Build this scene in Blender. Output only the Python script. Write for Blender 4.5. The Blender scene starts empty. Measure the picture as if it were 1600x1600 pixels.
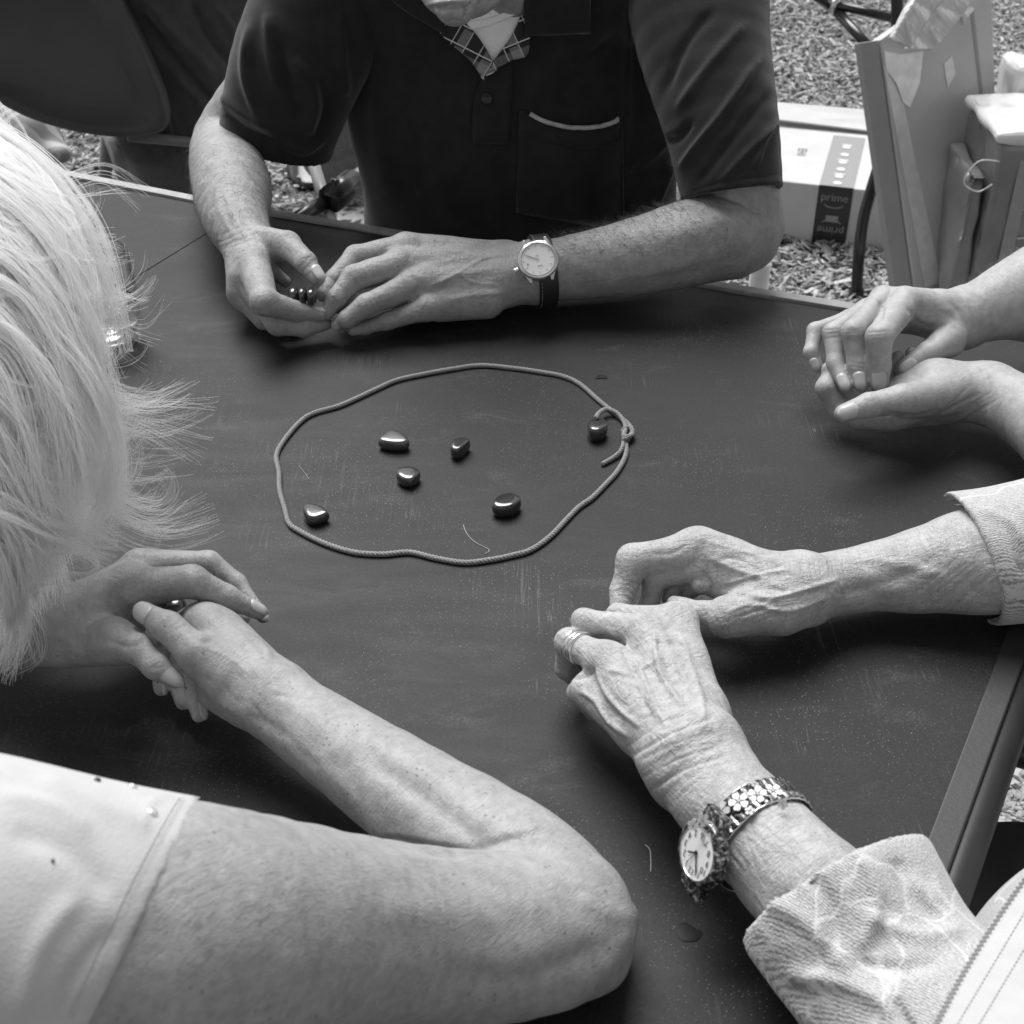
import bpy, bmesh, math, random
import numpy as np
from mathutils import Vector, Matrix
from mathutils.bvhtree import BVHTree
random.seed(7)
rng = np.random.default_rng(7)
SC = bpy.context.scene

# ---------------------------------------------------------------- camera
PITCH = math.radians(35.4)
FPX = 2150.0
TAB = 0.74                      # table height, ground at 0
CAM = np.array([0.0, 0.0, TAB + 0.60])
cam_data = bpy.data.cameras.new('camera')
cam = bpy.data.objects.new('camera', cam_data)
SC.collection.objects.link(cam)
cam.location = CAM
cam.rotation_euler = (math.pi / 2 - PITCH, 0, 0)
cam_data.sensor_width = 36
cam_data.lens = 36 * FPX / 1600
cam_data.clip_start = 0.02
cam_data.clip_end = 400
cam_data.dof.use_dof = True
cam_data.dof.focus_distance = 1.05
cam_data.dof.aperture_fstop = 20
SC.camera = cam
# ---------------------------------------------------------------- sky, sun, exposure
SUN_EL, SUN_ROT = math.radians(58), math.radians(-20)
world = bpy.data.worlds.new('World')
SC.world = world
world.use_nodes = True
nt = world.node_tree
nt.nodes.clear()
sky = nt.nodes.new('ShaderNodeTexSky')
sky.sky_type = 'NISHITA'
sky.sun_disc = False
sky.sun_elevation = SUN_EL
sky.sun_rotation = SUN_ROT
bw = nt.nodes.new('ShaderNodeRGBToBW')      # a black and white photograph
bg = nt.nodes.new('ShaderNodeBackground')
bg.inputs['Strength'].default_value = 0.058
wo = nt.nodes.new('ShaderNodeOutputWorld')
nt.links.new(sky.outputs[0], bw.inputs[0])
nt.links.new(bw.outputs[0], bg.inputs['Color'])
nt.links.new(bg.outputs[0], wo.inputs[0])
sun_d = bpy.data.lights.new('sun', 'SUN')
sun_d.energy = 1.5
sun_d.angle = math.radians(42)
sun_d.color = (1, 1, 1)
sun = bpy.data.objects.new('sun', sun_d)
SC.collection.objects.link(sun)
sd = Vector((math.sin(SUN_ROT) * math.cos(SUN_EL), math.cos(SUN_ROT) * math.cos(SUN_EL), math.sin(SUN_EL)))
sun.rotation_euler = sd.to_track_quat('Z', 'Y').to_euler()
sun.location = sd * 5
SC.view_settings.view_transform = 'Standard'
SC.view_settings.look = 'None'
SC.view_settings.exposure = 1.72
SC.view_settings.gamma = 1.0
SC.view_settings.use_curve_mapping = False
SC.render.engine = 'CYCLES'

# ---------------------------------------------------------------- measuring helpers
FW = np.array([0, math.cos(PITCH), -math.sin(PITCH)])
UP = np.array([0, math.sin(PITCH), math.cos(PITCH)])
RT = np.array([1.0, 0, 0])
def ray(x, y):
    return FW + RT * ((x - 800) / FPX) + UP * ((800 - y) / FPX)
def D(x, y, d):
    return CAM + ray(x, y) * d
def Z(x, y, z=0.0):                 # point z metres above the table top
    r = ray(x, y)
    return CAM + r * ((TAB + z - CAM[2]) / r[2])
def G(x, y, z=0.0):                 # point z metres above the ground
    return Z(x, y, z - TAB)
def YP(x, y, Y):                    # point on the vertical plane at distance Y
    r = ray(x, y)
    return CAM + r * (Y / r[1])
def J(x, y, r, z=None):             # a joint: centre and radius in metres
    rr = ray(x, y)
    if z is None:
        t = (CAM[2] - TAB) / (r / FPX - rr[2])
    else:
        t = (TAB + z - CAM[2]) / rr[2]
    return (CAM + rr * t, r * t / FPX)
def JD(x, y, r, d):
    return (D(x, y, d), r * d / FPX)
def proj(P):
    rel = P - CAM
    d = rel @ FW
    return np.stack([800 + FPX * (rel @ RT) / d, 800 - FPX * (rel @ UP) / d], -1), d
def nrm(v):
    v = np.asarray(v, float)
    return v / max(1e-12, np.linalg.norm(v))

# ---------------------------------------------------------------- object helpers
def link(o):
    SC.collection.objects.link(o); return o
def props(o, label=None, cat=None, group=None, kind=None):
    if label: o['label'] = label
    if cat: o['category'] = cat
    if group: o['group'] = group
    if kind: o['kind'] = kind
    return o
def empty(name, loc, label, cat, group=None, rot=(0, 0, 0)):
    o = bpy.data.objects.new(name, None)
    o.empty_display_size = 0.05
    o.location = Vector(loc); o.rotation_euler = rot
    link(o)
    EMPTY_LOC[o.name] = Vector(loc)
    return props(o, label, cat, group)
EMPTY_LOC = {}
def mesh_obj(name, V, F, mat, parent=None, smooth=True, label=None, cat=None, group=None, kind=None, origin=None):
    """world space vertices; the parent is an unrotated Empty"""
    V = np.asarray(V, float)
    me = bpy.data.meshes.new(name)
    if origin is None:
        origin = V.mean(0) if parent is None else V.mean(0)
    origin = np.asarray(origin, float)
    L = V - origin
    if isinstance(F, np.ndarray) and F.ndim == 2:
        k = F.shape[1]
        me.vertices.add(len(L)); me.vertices.foreach_set('co', L.astype(np.float32).ravel())
        me.loops.add(F.size); me.loops.foreach_set('vertex_index', F.astype(np.int32).ravel())
        me.polygons.add(len(F)); me.polygons.foreach_set('loop_start', np.arange(0, F.size, k, dtype=np.int32))
        me.update(calc_edges=True)
    else:
        me.from_pydata([tuple(v) for v in L], [], [tuple(f) for f in F]); me.update()
    me.polygons.foreach_set('use_smooth', [smooth] * len(me.polygons))
    if mat: me.materials.append(mat)
    o = bpy.data.objects.new(name, me)
    link(o)
    if parent is not None:
        o.parent = parent
        p = parent; base = Vector((0, 0, 0))
        while p is not None:
            base += p.location; p = p.parent
        o.location = Vector(origin) - base
    else:
        o.location = Vector(origin)
    return props(o, label, cat, group, kind)
class MB:
    def __init__(s): s.V = []; s.F = []
    def add(s, V, F):
        n = len(s.V)
        s.V.extend([tuple(map(float, v)) for v in V]); s.F.extend([tuple(n + i for i in f) for f in F])
    def box(s, c, ax, ay, az, hx, hy, hz):
        c = np.asarray(c, float); ax, ay, az = map(nrm, (ax, ay, az))
        V = [c + ax * hx * i + ay * hy * j + az * hz * k for i in (-1, 1) for j in (-1, 1) for k in (-1, 1)]
        s.add(V, [(0, 1, 3, 2), (4, 6, 7, 5), (0, 4, 5, 1), (2, 3, 7, 6), (0, 2, 6, 4), (1, 5, 7, 3)])
    def prism(s, poly, up):            # poly: list of points (top), extruded along up
        n = len(poly); up = np.asarray(up, float)
        V = [np.asarray(p, float) for p in poly] + [np.asarray(p, float) + up for p in poly]
        s.add(V, [tuple(range(n)), tuple(range(2 * n - 1, n - 1, -1))] + [(i, i + n, (i + 1) % n + n, (i + 1) % n) for i in range(n)])
    def tube(s, pts, r, n=10, closed=False, caps=True, flat=1.0, nref=None):
        pts = [np.asarray(p, float) for p in pts]; m = len(pts)
        rs = r if hasattr(r, '__len__') else [r] * m
        prev = None; V = []
        for i, p in enumerate(pts):
            if closed: t = nrm(pts[(i + 1) % m] - pts[i - 1])
            else: t = nrm(pts[min(i + 1, m - 1)] - pts[max(i - 1, 0)])
            if prev is None:
                a = nref if nref is not None else (np.array([0, 0, 1.0]) if abs(t[2]) < 0.9 else np.array([1.0, 0, 0]))
            else: a = prev
            a = nrm(a - t * np.dot(a, t)); prev = a; b = np.cross(t, a)
            for k in range(n):
                w = 2 * math.pi * k / n
                V.append(p + a * math.cos(w) * rs[i] * flat + b * math.sin(w) * rs[i])
        F = []
        for i in range(m if closed else m - 1):
            j = (i + 1) % m
            for k in range(n):
                F.append((i * n + k, i * n + (k + 1) % n, j * n + (k + 1) % n, j * n + k))
        if caps and not closed:
            F.append(tuple(range(n - 1, -1, -1))); F.append(tuple((m - 1) * n + k for k in range(n)))
        s.add(V, F)
    def lathe(s, c, prof, ax=(0, 0, 1), n=40, xa=None, sx=1.0):
        az = nrm(ax); a = np.array([1.0, 0, 0]) if xa is None else np.asarray(xa, float)
        a = nrm(a - az * np.dot(a, az)); b = np.cross(az, a); m = len(prof); V = []
        for (r, h) in prof:
            for k in range(n):
                w = 2 * math.pi * k / n
                V.append(np.asarray(c) + az * h + a * math.cos(w) * r * sx + b * math.sin(w) * r)
        F = [(i * n + k, i * n + (k + 1) % n, (i + 1) * n + (k + 1) % n, (i + 1) * n + k) for i in range(m - 1) for k in range(n)]
        F.append(tuple(range(n - 1, -1, -1))); F.append(tuple((m - 1) * n + k for k in range(n)))
        s.add(V, F)
    def obj(s, name, mat, parent=None, smooth=False, **k):
        o = mesh_obj(name, s.V, s.F, mat, parent, smooth, **k)
        return o
def bevel(o, w=0.001, seg=2):
    m = o.modifiers.new('bevel', 'BEVEL'); m.width = w; m.segments = seg; m.limit_method = 'ANGLE'; m.angle_limit = math.radians(35)
    return o
def spline(pts, n=8, closed=False):
    P = [np.asarray(p, float) for p in pts]; m = len(P); out = []
    for i in range(m if closed else m - 1):
        if closed: p0, p1, p2, p3 = P[i - 1], P[i], P[(i + 1) % m], P[(i + 2) % m]
        else: p0, p1, p2, p3 = P[max(i - 1, 0)], P[i], P[i + 1], P[min(i + 2, m - 1)]
        for k in range(n):
            t = k / n
            out.append(0.5 * ((2 * p1) + (-p0 + p2) * t + (2 * p0 - 5 * p1 + 4 * p2 - p3) * t * t + (-p0 + 3 * p1 - 3 * p2 + p3) * t ** 3))
    if not closed: out.append(P[-1])
    return out

# ---------------------------------------------------------------- materials
class NT:
    def __init__(s, name):
        s.m = bpy.data.materials.new(name); s.m.use_nodes = True; s.t = s.m.node_tree
        s.b = s.t.nodes['Principled BSDF']; s.out = s.t.nodes['Material Output']
    def n(s, t, **k):
        o = s.t.nodes.new(t)
        for a, b in k.items(): setattr(o, a, b)
        return o
    def l(s, a, b): s.t.links.new(a, b)
    def coord(s, scale=(1, 1, 1), src='Object', attr=None, rot=(0, 0, 0)):
        if attr:
            c = s.n('ShaderNodeAttribute'); c.attribute_name = attr; o = c.outputs['Vector']
        else:
            c = s.n('ShaderNodeTexCoord'); o = c.outputs[src]
        mp = s.n('ShaderNodeMapping'); mp.inputs['Scale'].default_value = scale; mp.inputs['Rotation'].default_value = rot
        s.l(o, mp.inputs['Vector']); return mp.outputs[0]
    def noise(s, vec, scale=5, detail=4, rough=.55, dist=0):
        t = s.n('ShaderNodeTexNoise'); t.inputs['Scale'].default_value = scale; t.inputs['Detail'].default_value = detail
        t.inputs['Roughness'].default_value = rough; t.inputs['Distortion'].default_value = dist
        s.l(vec, t.inputs['Vector']); return t.outputs['Fac']
    def voro(s, vec, scale=5, feature='F1', out='Distance', rand=1.0):
        t = s.n('ShaderNodeTexVoronoi', feature=feature); t.inputs['Scale'].default_value = scale
        t.inputs['Randomness'].default_value = rand
        s.l(vec, t.inputs['Vector']); return t.outputs[out]
    def ramp(s, fac, stops):
        r = s.n('ShaderNodeValToRGB'); e = r.color_ramp.elements
        while len(e) < len(stops): e.new(0.5)
        for q, (p, v) in zip(e, stops): q.position = p; q.color = (v, v, v, 1)
        s.l(fac, r.inputs[0]); return r.outputs[0]
    def math(s, op, a, b=None, clamp=False):
        m = s.n('ShaderNodeMath', operation=op); m.use_clamp = clamp
        for i, v in enumerate((a, b)):
            if v is None: continue
            if isinstance(v, (int, float)): m.inputs[i].default_value = v
            else: s.l(v, m.inputs[i])
        return m.outputs[0]
    def mix(s, fac, a, b, mode='MIX'):
        m = s.n('ShaderNodeMix', data_type='RGBA', blend_type=mode)
        for key, v in ((0, fac), (6, a), (7, b)):
            if isinstance(v, (int, float)): m.inputs[key].default_value = v if key == 0 else (v, v, v, 1)
            else: s.l(v, m.inputs[key])
        return m.outputs[2]
    def bump(s, h, strength=.3, dist=.001, prev=None):
        b = s.n('ShaderNodeBump'); b.inputs['Strength'].default_value = strength; b.inputs['Distance'].default_value = dist
        s.l(h, b.inputs['Height'])
        if prev is not None: s.l(prev, b.inputs['Normal'])
        return b.outputs[0]
    def col(s, c): s.l(c, s.b.inputs['Base Color'])
    def nor(s, c): s.l(c, s.b.inputs['Normal'])
def g(v): return (v, v, v, 1)
def plain(name, v, rough=.6, metal=0, spec=.5, var=.15, scale=40, bump=0.0, bscale=400, coat=0):
    t = NT(name); c = t.coord()
    f = t.noise(c, scale, 5)
    t.col(t.ramp(f, [(0.25, v * (1 - var)), (0.75, v * (1 + var))]))
    t.b.inputs['Roughness'].default_value = rough; t.b.inputs['Metallic'].default_value = metal
    t.b.inputs['Specular IOR Level'].default_value = spec; t.b.inputs['Coat Weight'].default_value = coat
    if bump: t.nor(t.bump(t.noise(c, bscale, 4), bump, .001))
    return t.m
def skin_mat(name, v, age=0.5, spots=0.3, fuzz=0.0):
    t = NT(name)
    lc = t.coord(attr='limbco')                       # x runs along the limb, in metres
    c = t.coord(attr='worldco')
    mott = t.noise(c, 45, 5, .6)
    col = t.ramp(mott, [(0.3, v * .82), (0.7, v * 1.12)])
    big = t.noise(c, 170, 3, .6)
    col = t.mix(.35, col, t.ramp(big, [(0.35, v * .65), (0.65, v * 1.2)]))
    # freckles and age spots
    vz = t.voro(c, 75); vn = t.noise(c, 240, 3)
    sp = t.math('ADD', vz, t.math('MULTIPLY', vn, .25))
    sel = t.ramp(t.noise(c, 14, 2), [(0.45, 0), (0.6, 1)])
    spm = t.math('MULTIPLY', t.ramp(sp, [(0.20, 1), (0.34, 0)]), sel)
    col = t.mix(t.math('MULTIPLY', spm, min(.45, spots)), col, v * .45)
    vz2 = t.voro(c, 190)
    col = t.mix(t.math('MULTIPLY', t.math('MULTIPLY', t.ramp(vz2, [(0.08, 1), (0.22, 0)]), t.ramp(t.noise(c, 40, 2), [(.45, 0), (.62, 1)])), min(1, spots)), col, v * .5)
    t.col(col)
    # relief
    wr = t.noise(t.coord((620, 130, 130), attr='limbco'), 1, 4, .62, .8)
    wr2 = t.noise(t.coord((260, 300, 300), attr='limbco', rot=(0.3, 0, .5)), 1, 3, .6, .8)
    cell = t.voro(t.coord((900, 620, 620), attr='limbco'), 1, 'DISTANCE_TO_EDGE')
    n1 = t.bump(t.ramp(cell, [(0, 0), (0.25, 1)]), .25 + .25 * age, .00022)
    n2 = t.bump(wr, .5 + .5 * age, .0005 + .0006 * age, n1)
    n3 = t.bump(wr2, .35 + .4 * age, .0004 + .0004 * age, n2)
    if age > .3:
        n3 = t.bump(t.noise(t.coord((55, 170, 170), attr='limbco', rot=(0, .2, .2)), 1, 3, .55, 1.2), .6 * age, .0022 * age, n3)
    t.nor(n3)
    t.b.inputs['Roughness'].default_value = .46
    t.b.inputs['Specular IOR Level'].default_value = .42
    t.b.inputs['Subsurface Weight'].default_value = .22
    t.b.inputs['Subsurface Radius'].default_value = (1, 1, 1)
    t.b.inputs['Subsurface Scale'].default_value = .0035
    return t.m
def cloth_mat(name, v, var=.12, weave=900, bump=.5, rough=.9, sheen=.3, mel=0.0, attr=None):
    t = NT(name)
    c = t.coord(attr='worldco') if attr is None else t.coord(attr=attr)
    f = t.noise(c, 60, 5)
    col = t.ramp(f, [(0.3, v * (1 - var)), (0.7, v * (1 + var))])
    if mel:
        wv = t.n('ShaderNodeTexWave', wave_type='BANDS', bands_direction='Y'); wv.inputs['Scale'].default_value = 270; wv.inputs['Distortion'].default_value = 3.0; wv.inputs['Detail'].default_value = 2; wv.inputs['Detail Scale'].default_value = 1.6
        t.l(t.coord((1, 1, 1), attr='limbco', rot=(0, 0, .35)), wv.inputs['Vector'])
        m = t.math('ADD', t.math('MULTIPLY', wv.outputs['Fac'], .38), t.math('MULTIPLY', t.noise(t.coord((500, 1000, 1000), attr='limbco', rot=(0, 0, .35)), 1, 3, .7), .8))
        col = t.mix(mel, col, t.ramp(m, [(0.36, v * .28), (0.72, min(.95, v * 1.5))]))
    t.col(col)
    w = t.voro(c, weave); n = t.bump(w, bump, .0005)
    n = t.bump(t.noise(c, 25, 3), .15, .003, n)
    t.nor(n)
    t.b.inputs['Roughness'].default_value = rough; t.b.inputs['Specular IOR Level'].default_value = .2
    t.b.inputs['Sheen Weight'].default_value = sheen; t.b.inputs['Sheen Roughness'].default_value = .4
    return t.m

# ---------------------------------------------------------------- soft bodies as blended capsules, meshed on a grid
def smin(a, b, k):
    h = np.maximum(k - np.abs(a - b), 0) / k
    return np.minimum(a, b) - h * h * k * .25
class Grid:
    def __init__(s, segs, res, pad=.012):
        P = np.array([x for q in segs for x in (q[0] - q[1], q[0] + q[1], q[2] - q[3], q[2] + q[3])])
        s.lo = P.min(0) - pad; s.hi = P.max(0) + pad; s.res = res
        s.n = np.ceil((s.hi - s.lo) / res).astype(int) + 1
        s.A = np.full(s.n, .06, np.float32)
    def box(s, q, m):
        a, ra, b, rb = q[:4]; r = max(ra, rb) + m
        lo = np.minimum(a, b) - r; hi = np.maximum(a, b) + r
        i0 = np.clip(((lo - s.lo) / s.res).astype(int), 0, s.n - 1); i1 = np.clip(((hi - s.lo) / s.res).astype(int) + 2, 1, s.n)
        sl = tuple(slice(int(x), int(y)) for x, y in zip(i0, i1))
        ax = [(s.lo[d] + s.res * np.arange(int(i0[d]), int(i1[d]))).astype(np.float32) for d in range(3)]
        return sl, ax
    def dist(s, q, ax):
        a, ra, b, rb = q[:4]
        X = ax[0][:, None, None] - np.float32(a[0]); Y = ax[1][None, :, None] - np.float32(a[1]); Zz = ax[2][None, None, :] - np.float32(a[2])
        ab = (b - a).astype(np.float32); L = float(ab @ ab) + 1e-12
        t = np.clip((X * ab[0] + Y * ab[1] + Zz * ab[2]) / L, 0, 1)
        X = X - t * ab[0]; Y = Y - t * ab[1]; Zz = Zz - t * ab[2]
        if len(q) > 5 and q[5] is not None:
            n, f = q[5]; n = nrm(n).astype(np.float32)
            dn = (X * n[0] + Y * n[1] + Zz * n[2]) * np.float32(1 / f - 1)
            X = X + dn * n[0]; Y = Y + dn * n[1]; Zz = Zz + dn * n[2]
            return (np.sqrt(X * X + Y * Y + Zz * Zz) - (ra + (rb - ra) * t)) * np.float32(f)
        return np.sqrt(X * X + Y * Y + Zz * Zz) - (ra + (rb - ra) * t)
    def add(s, q, k):
        sl, ax = s.box(q, k + 4 * s.res)
        s.A[sl] = smin(s.A[sl], s.dist(q, ax), np.float32(k))
    def sub(s, q, k=.0015):
        sl, ax = s.box(q, k + 4 * s.res)
        s.A[sl] = -smin(-s.A[sl], s.dist(q, ax), np.float32(k))
    def cut(s, p, n):                       # remove the side the normal points to
        n = nrm(n); ax = [s.lo[d] + s.res * np.arange(s.n[d]) for d in range(3)]
        pl = ((ax[0][:, None, None] - p[0]) * n[0] + (ax[1][None, :, None] - p[1]) * n[1] + (ax[2][None, None, :] - p[2]) * n[2]).astype(np.float32)
        s.A = np.maximum(s.A, pl)
    def finger(s, chain, kp, ks=.0010):
        segs = [(chain[i][0], chain[i][1], chain[i + 1][0], chain[i + 1][1]) for i in range(len(chain) - 1)]
        P = [x for q in segs for x in (q[0] - q[1], q[0] + q[1], q[2] - q[3], q[2] + q[3])]
        lo = np.min(P, 0); hi = np.max(P, 0)
        big = ((lo + hi) / 2, 0.0, (lo + hi) / 2, 0.0)
        r = float(np.max(hi - lo)) / 2 + kp + 4 * s.res
        i0 = np.clip(((lo - kp - 4 * s.res - s.lo) / s.res).astype(int), 0, s.n - 1); i1 = np.clip(((hi + kp + 4 * s.res - s.lo) / s.res).astype(int) + 2, 1, s.n)
        sl = tuple(slice(int(x), int(y)) for x, y in zip(i0, i1))
        ax = [(s.lo[d] + s.res * np.arange(int(i0[d]), int(i1[d]))).astype(np.float32) for d in range(3)]
        base = smin(s.P[sl], s.dist(segs[0], ax), np.float32(kp))
        ch = s.dist(segs[0], ax)
        for q in segs[1:]: ch = smin(ch, s.dist(q, ax), np.float32(.0035))
        s.A[sl] = smin(s.A[sl], np.minimum(base, ch), np.float32(ks))
    def mesh(s):
        A = s.A; ins = (A < 0)
        A = A; n = A.shape
        c = np.zeros((n[0] - 1, n[1] - 1, n[2] - 1), np.uint8)
        for i in (0, 1):
            for j in (0, 1):
                for k in (0, 1):
                    c += ins[i:n[0] - 1 + i, j:n[1] - 1 + j, k:n[2] - 1 + k]
        act = (c > 0) & (c < 8)
        ii = np.argwhere(act); idx = np.full(c.shape, -1, np.int32); idx[act] = np.arange(len(ii))
        acc = np.zeros((len(ii), 3)); cnt = np.zeros(len(ii))
        for d in range(3):
            o = [e for e in range(3) if e != d]
            for u in (0, 1):
                for v in (0, 1):
                    off = np.zeros(3, int); off[o[0]] = u; off[o[1]] = v
                    p = ii + off; q = p.copy(); q[:, d] += 1
                    a = A[p[:, 0], p[:, 1], p[:, 2]]; b = A[q[:, 0], q[:, 1], q[:, 2]]
                    m = (a < 0) != (b < 0); t = a[m] / (a[m] - b[m])
                    e = np.tile(off.astype(float), (m.sum(), 1)); e[:, d] += t
                    acc[m] += e; cnt[m] += 1
        V = s.lo + s.res * (ii + acc / cnt[:, None])
        Fs = []
        for d in range(3):
            o = [(d + 1) % 3, (d + 2) % 3]
            a = np.take(ins, range(0, n[d] - 1), d); b = np.take(ins, range(1, n[d]), d)
            for flag in (0, 1):
                w = np.argwhere(a & ~b if flag == 0 else ~a & b)
                w = w[(w[:, o[0]] > 0) & (w[:, o[1]] > 0) & (w[:, o[0]] < n[o[0]] - 1) & (w[:, o[1]] < n[o[1]] - 1)]
                def cell(du, dv):
                    x = w.copy(); x[:, o[0]] -= du; x[:, o[1]] -= dv
                    return idx[x[:, 0], x[:, 1], x[:, 2]]
                quad = [cell(1, 1), cell(0, 1), cell(0, 0), cell(1, 0)]
                if flag: quad = quad[::-1]
                Fs.append(np.stack(quad, 1))
        return V, np.concatenate(Fs)
def vnormals(V, F):
    fn = np.cross(V[F[:, 2]] - V[F[:, 0]], V[F[:, 3]] - V[F[:, 1]])
    N = np.zeros_like(V)
    for d in range(3):
        acc = np.zeros(len(V))
        for k in range(4): acc += np.bincount(F[:, k], fn[:, d], len(V))
        N[:, d] = acc
    return N / np.maximum(1e-12, np.linalg.norm(N, axis=1))[:, None]
def smooth(V, F, it=1, lam=.5):
    E = np.concatenate([F[:, [0, 1]], F[:, [1, 2]], F[:, [2, 3]], F[:, [3, 0]]]); n = len(V)
    cnt = np.maximum(1, np.bincount(E[:, 0], minlength=n) + np.bincount(E[:, 1], minlength=n))
    for _ in range(it):
        S = np.stack([np.bincount(E[:, 0], V[E[:, 1], d], n) + np.bincount(E[:, 1], V[E[:, 0], d], n) for d in range(3)], 1) / cnt[:, None]
        V = V + (S - V) * lam
    return V
def strokes(V, N, ST, drange=None):
    """ridges and grooves traced over the side the photograph shows; each: (polyline px, width px, amplitude mm)"""
    px, dep = proj(V); view = CAM - V; view /= np.linalg.norm(view, axis=1)[:, None]
    face = np.clip(((N * view).sum(1) - .02) / .25, 0, 1)
    disp = np.zeros(len(V))
    for pl, w, amp in ST:
        pl = np.array(spline(pl, 5) if len(pl) > 2 else pl, float)
        lo = pl.min(0) - 3 * w; hi = pl.max(0) + 3 * w
        m = np.where((px[:, 0] > lo[0]) & (px[:, 0] < hi[0]) & (px[:, 1] > lo[1]) & (px[:, 1] < hi[1]) & (face > 0))[0]
        if len(m) == 0: continue
        P = px[m]; best = np.full(len(m), 1e9); bt = np.zeros(len(m)); k = len(pl) - 1
        for i in range(k):
            a, b = pl[i], pl[i + 1]; ab = b - a; t = np.clip(((P - a) @ ab) / (ab @ ab + 1e-9), 0, 1)
            d = np.linalg.norm(P - a - t[:, None] * ab, axis=1); u = d < best
            best[u] = d[u]; bt[u] = (i + t[u]) / k
        end = np.clip(np.minimum(bt, 1 - bt) / .18, 0, 1) ** .7 if len(pl) > 1 else 1
        disp[m] += amp * .001 * np.exp(-(best / w) ** 2) * face[m] * (0.25 + .75 * end)
    return V + N * disp[:, None]
def seg(a, b, k=.006, flat=None): return (a[0], a[1], b[0], b[1], k, flat)
def dense(ns, m=4):
    P = [np.r_[n[0], n[1]] for n in ns]; S = spline(P, m); return [(q[:3], float(q[3])) for q in S]
def chain(ns, k=.012, flat=None): return [seg(ns[i], ns[i + 1], k, flat) for i in range(len(ns) - 1)]
def limb(segs, fingers=(), res=.0012, kp=.006, st=(), axis=None, lumps=0.0, kcap=.007):
    allq = list(segs)
    for f in fingers: allq += chain(f)
    G_ = Grid(allq, res)
    for q in segs: G_.add(q, min(q[4], kcap))
    G_.P = G_.A.copy()
    for f in fingers: G_.finger(f, kp)
    V, F = G_.mesh(); del G_
    V = smooth(V, F, 1, .5); N = vnormals(V, F)
    if lumps:
        q = V * 1000
        w = (np.sin(q[:, 0] / 9 + np.sin(q[:, 1] / 13) * 1.7) * np.sin(q[:, 1] / 8 + 1.3 * np.sin(q[:, 2] / 10)) + .6 * np.sin(q[:, 2] / 5 + q[:, 0] / 6 + 1.5 * np.sin(q[:, 1] / 7)))
        V = V + N * (w * lumps * .001)[:, None]
    if len(st):
        V = strokes(V, N, st)
    axis = nrm(axis if axis is not None else segs[0][2] - segs[0][0])
    b = nrm(np.cross(axis, [0, 0, 1.0])); c = np.cross(axis, b)
    L = np.stack([V @ axis, V @ b, V @ c], 1)
    return V, F, L
def body_obj(name, parts, mat, parent, label=None, cat=None, **k):
    V = np.concatenate([p[0] for p in parts]); L = np.concatenate([p[2] for p in parts]); Fs = []; n = 0
    for p in parts: Fs.append(p[1] + n); n += len(p[0])
    o = mesh_obj(name, V, np.concatenate(Fs), mat, parent, True, label=label, cat=cat, **k)
    for nm, A in (('limbco', L), ('worldco', V)):
        at = o.data.attributes.new(nm, 'FLOAT_VECTOR', 'POINT'); at.data.foreach_set('vector', A.astype(np.float32).ravel())
    return o
def bvh_of(part):
    V, F = part[0], part[1]
    return BVHTree.FromPolygons([tuple(v) for v in V], [tuple(int(i) for i in f) for f in F])
def hit(bvh, x, y):
    r = nrm(ray(x, y)); h = bvh.ray_cast(Vector(CAM), Vector(r))
    if h[0] is None: return None, None
    n = np.array(h[1]);
    if n @ r > 0: n = -n
    return np.array(h[0]), n
def drape(bvhs, grid, off=.001, thick=.0015):
    """lay a sheet of px grid points (rows of (x,y)) over a surface; returns V,F of a closed sheet"""
    rows, cols = len(grid), len(grid[0]); T = []; Nn = []; last = None
    for row in grid:
        for (x, y) in row:
            best = None
            for b in bvhs:
                p, n = hit(b, x, y)
                if p is not None:
                    d = (p - CAM) @ FW
                    if best is None or d < best[0]: best = (d, p, n)
            if best is None: best = (None, *last) if last is not None else (None, D(x, y, 1.3), -FW)
            elif last is not None and abs((best[1] - last[0]) @ FW) > .08: best = (None, D(x, y, (last[0] - CAM) @ FW), last[1])
            last = (best[1], best[2]); T.append(best[1]); Nn.append(best[2])
    T = np.array(T); Nn = np.array(Nn)
    Na = Nn.reshape(rows, cols, 3).copy()
    for _ in range(2):
        Nb = Na.copy(); Nb[1:] += Na[:-1]; Nb[:-1] += Na[1:]; Nb[:, 1:] += Na[:, :-1]; Nb[:, :-1] += Na[:, 1:]; Na = Nb / np.linalg.norm(Nb, axis=2)[..., None]
    Nn = Na.reshape(-1, 3)
    A = T + Nn * (off + thick); B = T + Nn * (off - .002); n = rows * cols; F = []
    for i in range(rows - 1):
        for j in range(cols - 1):
            a = i * cols + j; F.append((a, a + cols, a + cols + 1, a + 1)); F.append((a + n, a + 1 + n, a + cols + 1 + n, a + cols + n))
    edge = [j for j in range(cols)] + [i * cols + cols - 1 for i in range(1, rows)] + [(rows - 1) * cols + j for j in range(cols - 2, -1, -1)] + [i * cols for i in range(rows - 2, 0, -1)]
    for i in range(len(edge)):
        a, b = edge[i], edge[(i + 1) % len(edge)]; F.append((a, b, b + n, a + n))
    return np.concatenate([A, B]), F
def quadgrid(c, nu=12, nv=12):       # bilinear px grid from four corners tl,tr,br,bl
    tl, tr, br, bl = [np.array(p, float) for p in c]
    return [[tuple((tl * (1 - u) + tr * u) * (1 - v) + (bl * (1 - u) + br * u) * v) for u in np.linspace(0, 1, nu)] for v in np.linspace(0, 1, nv)]
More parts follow.
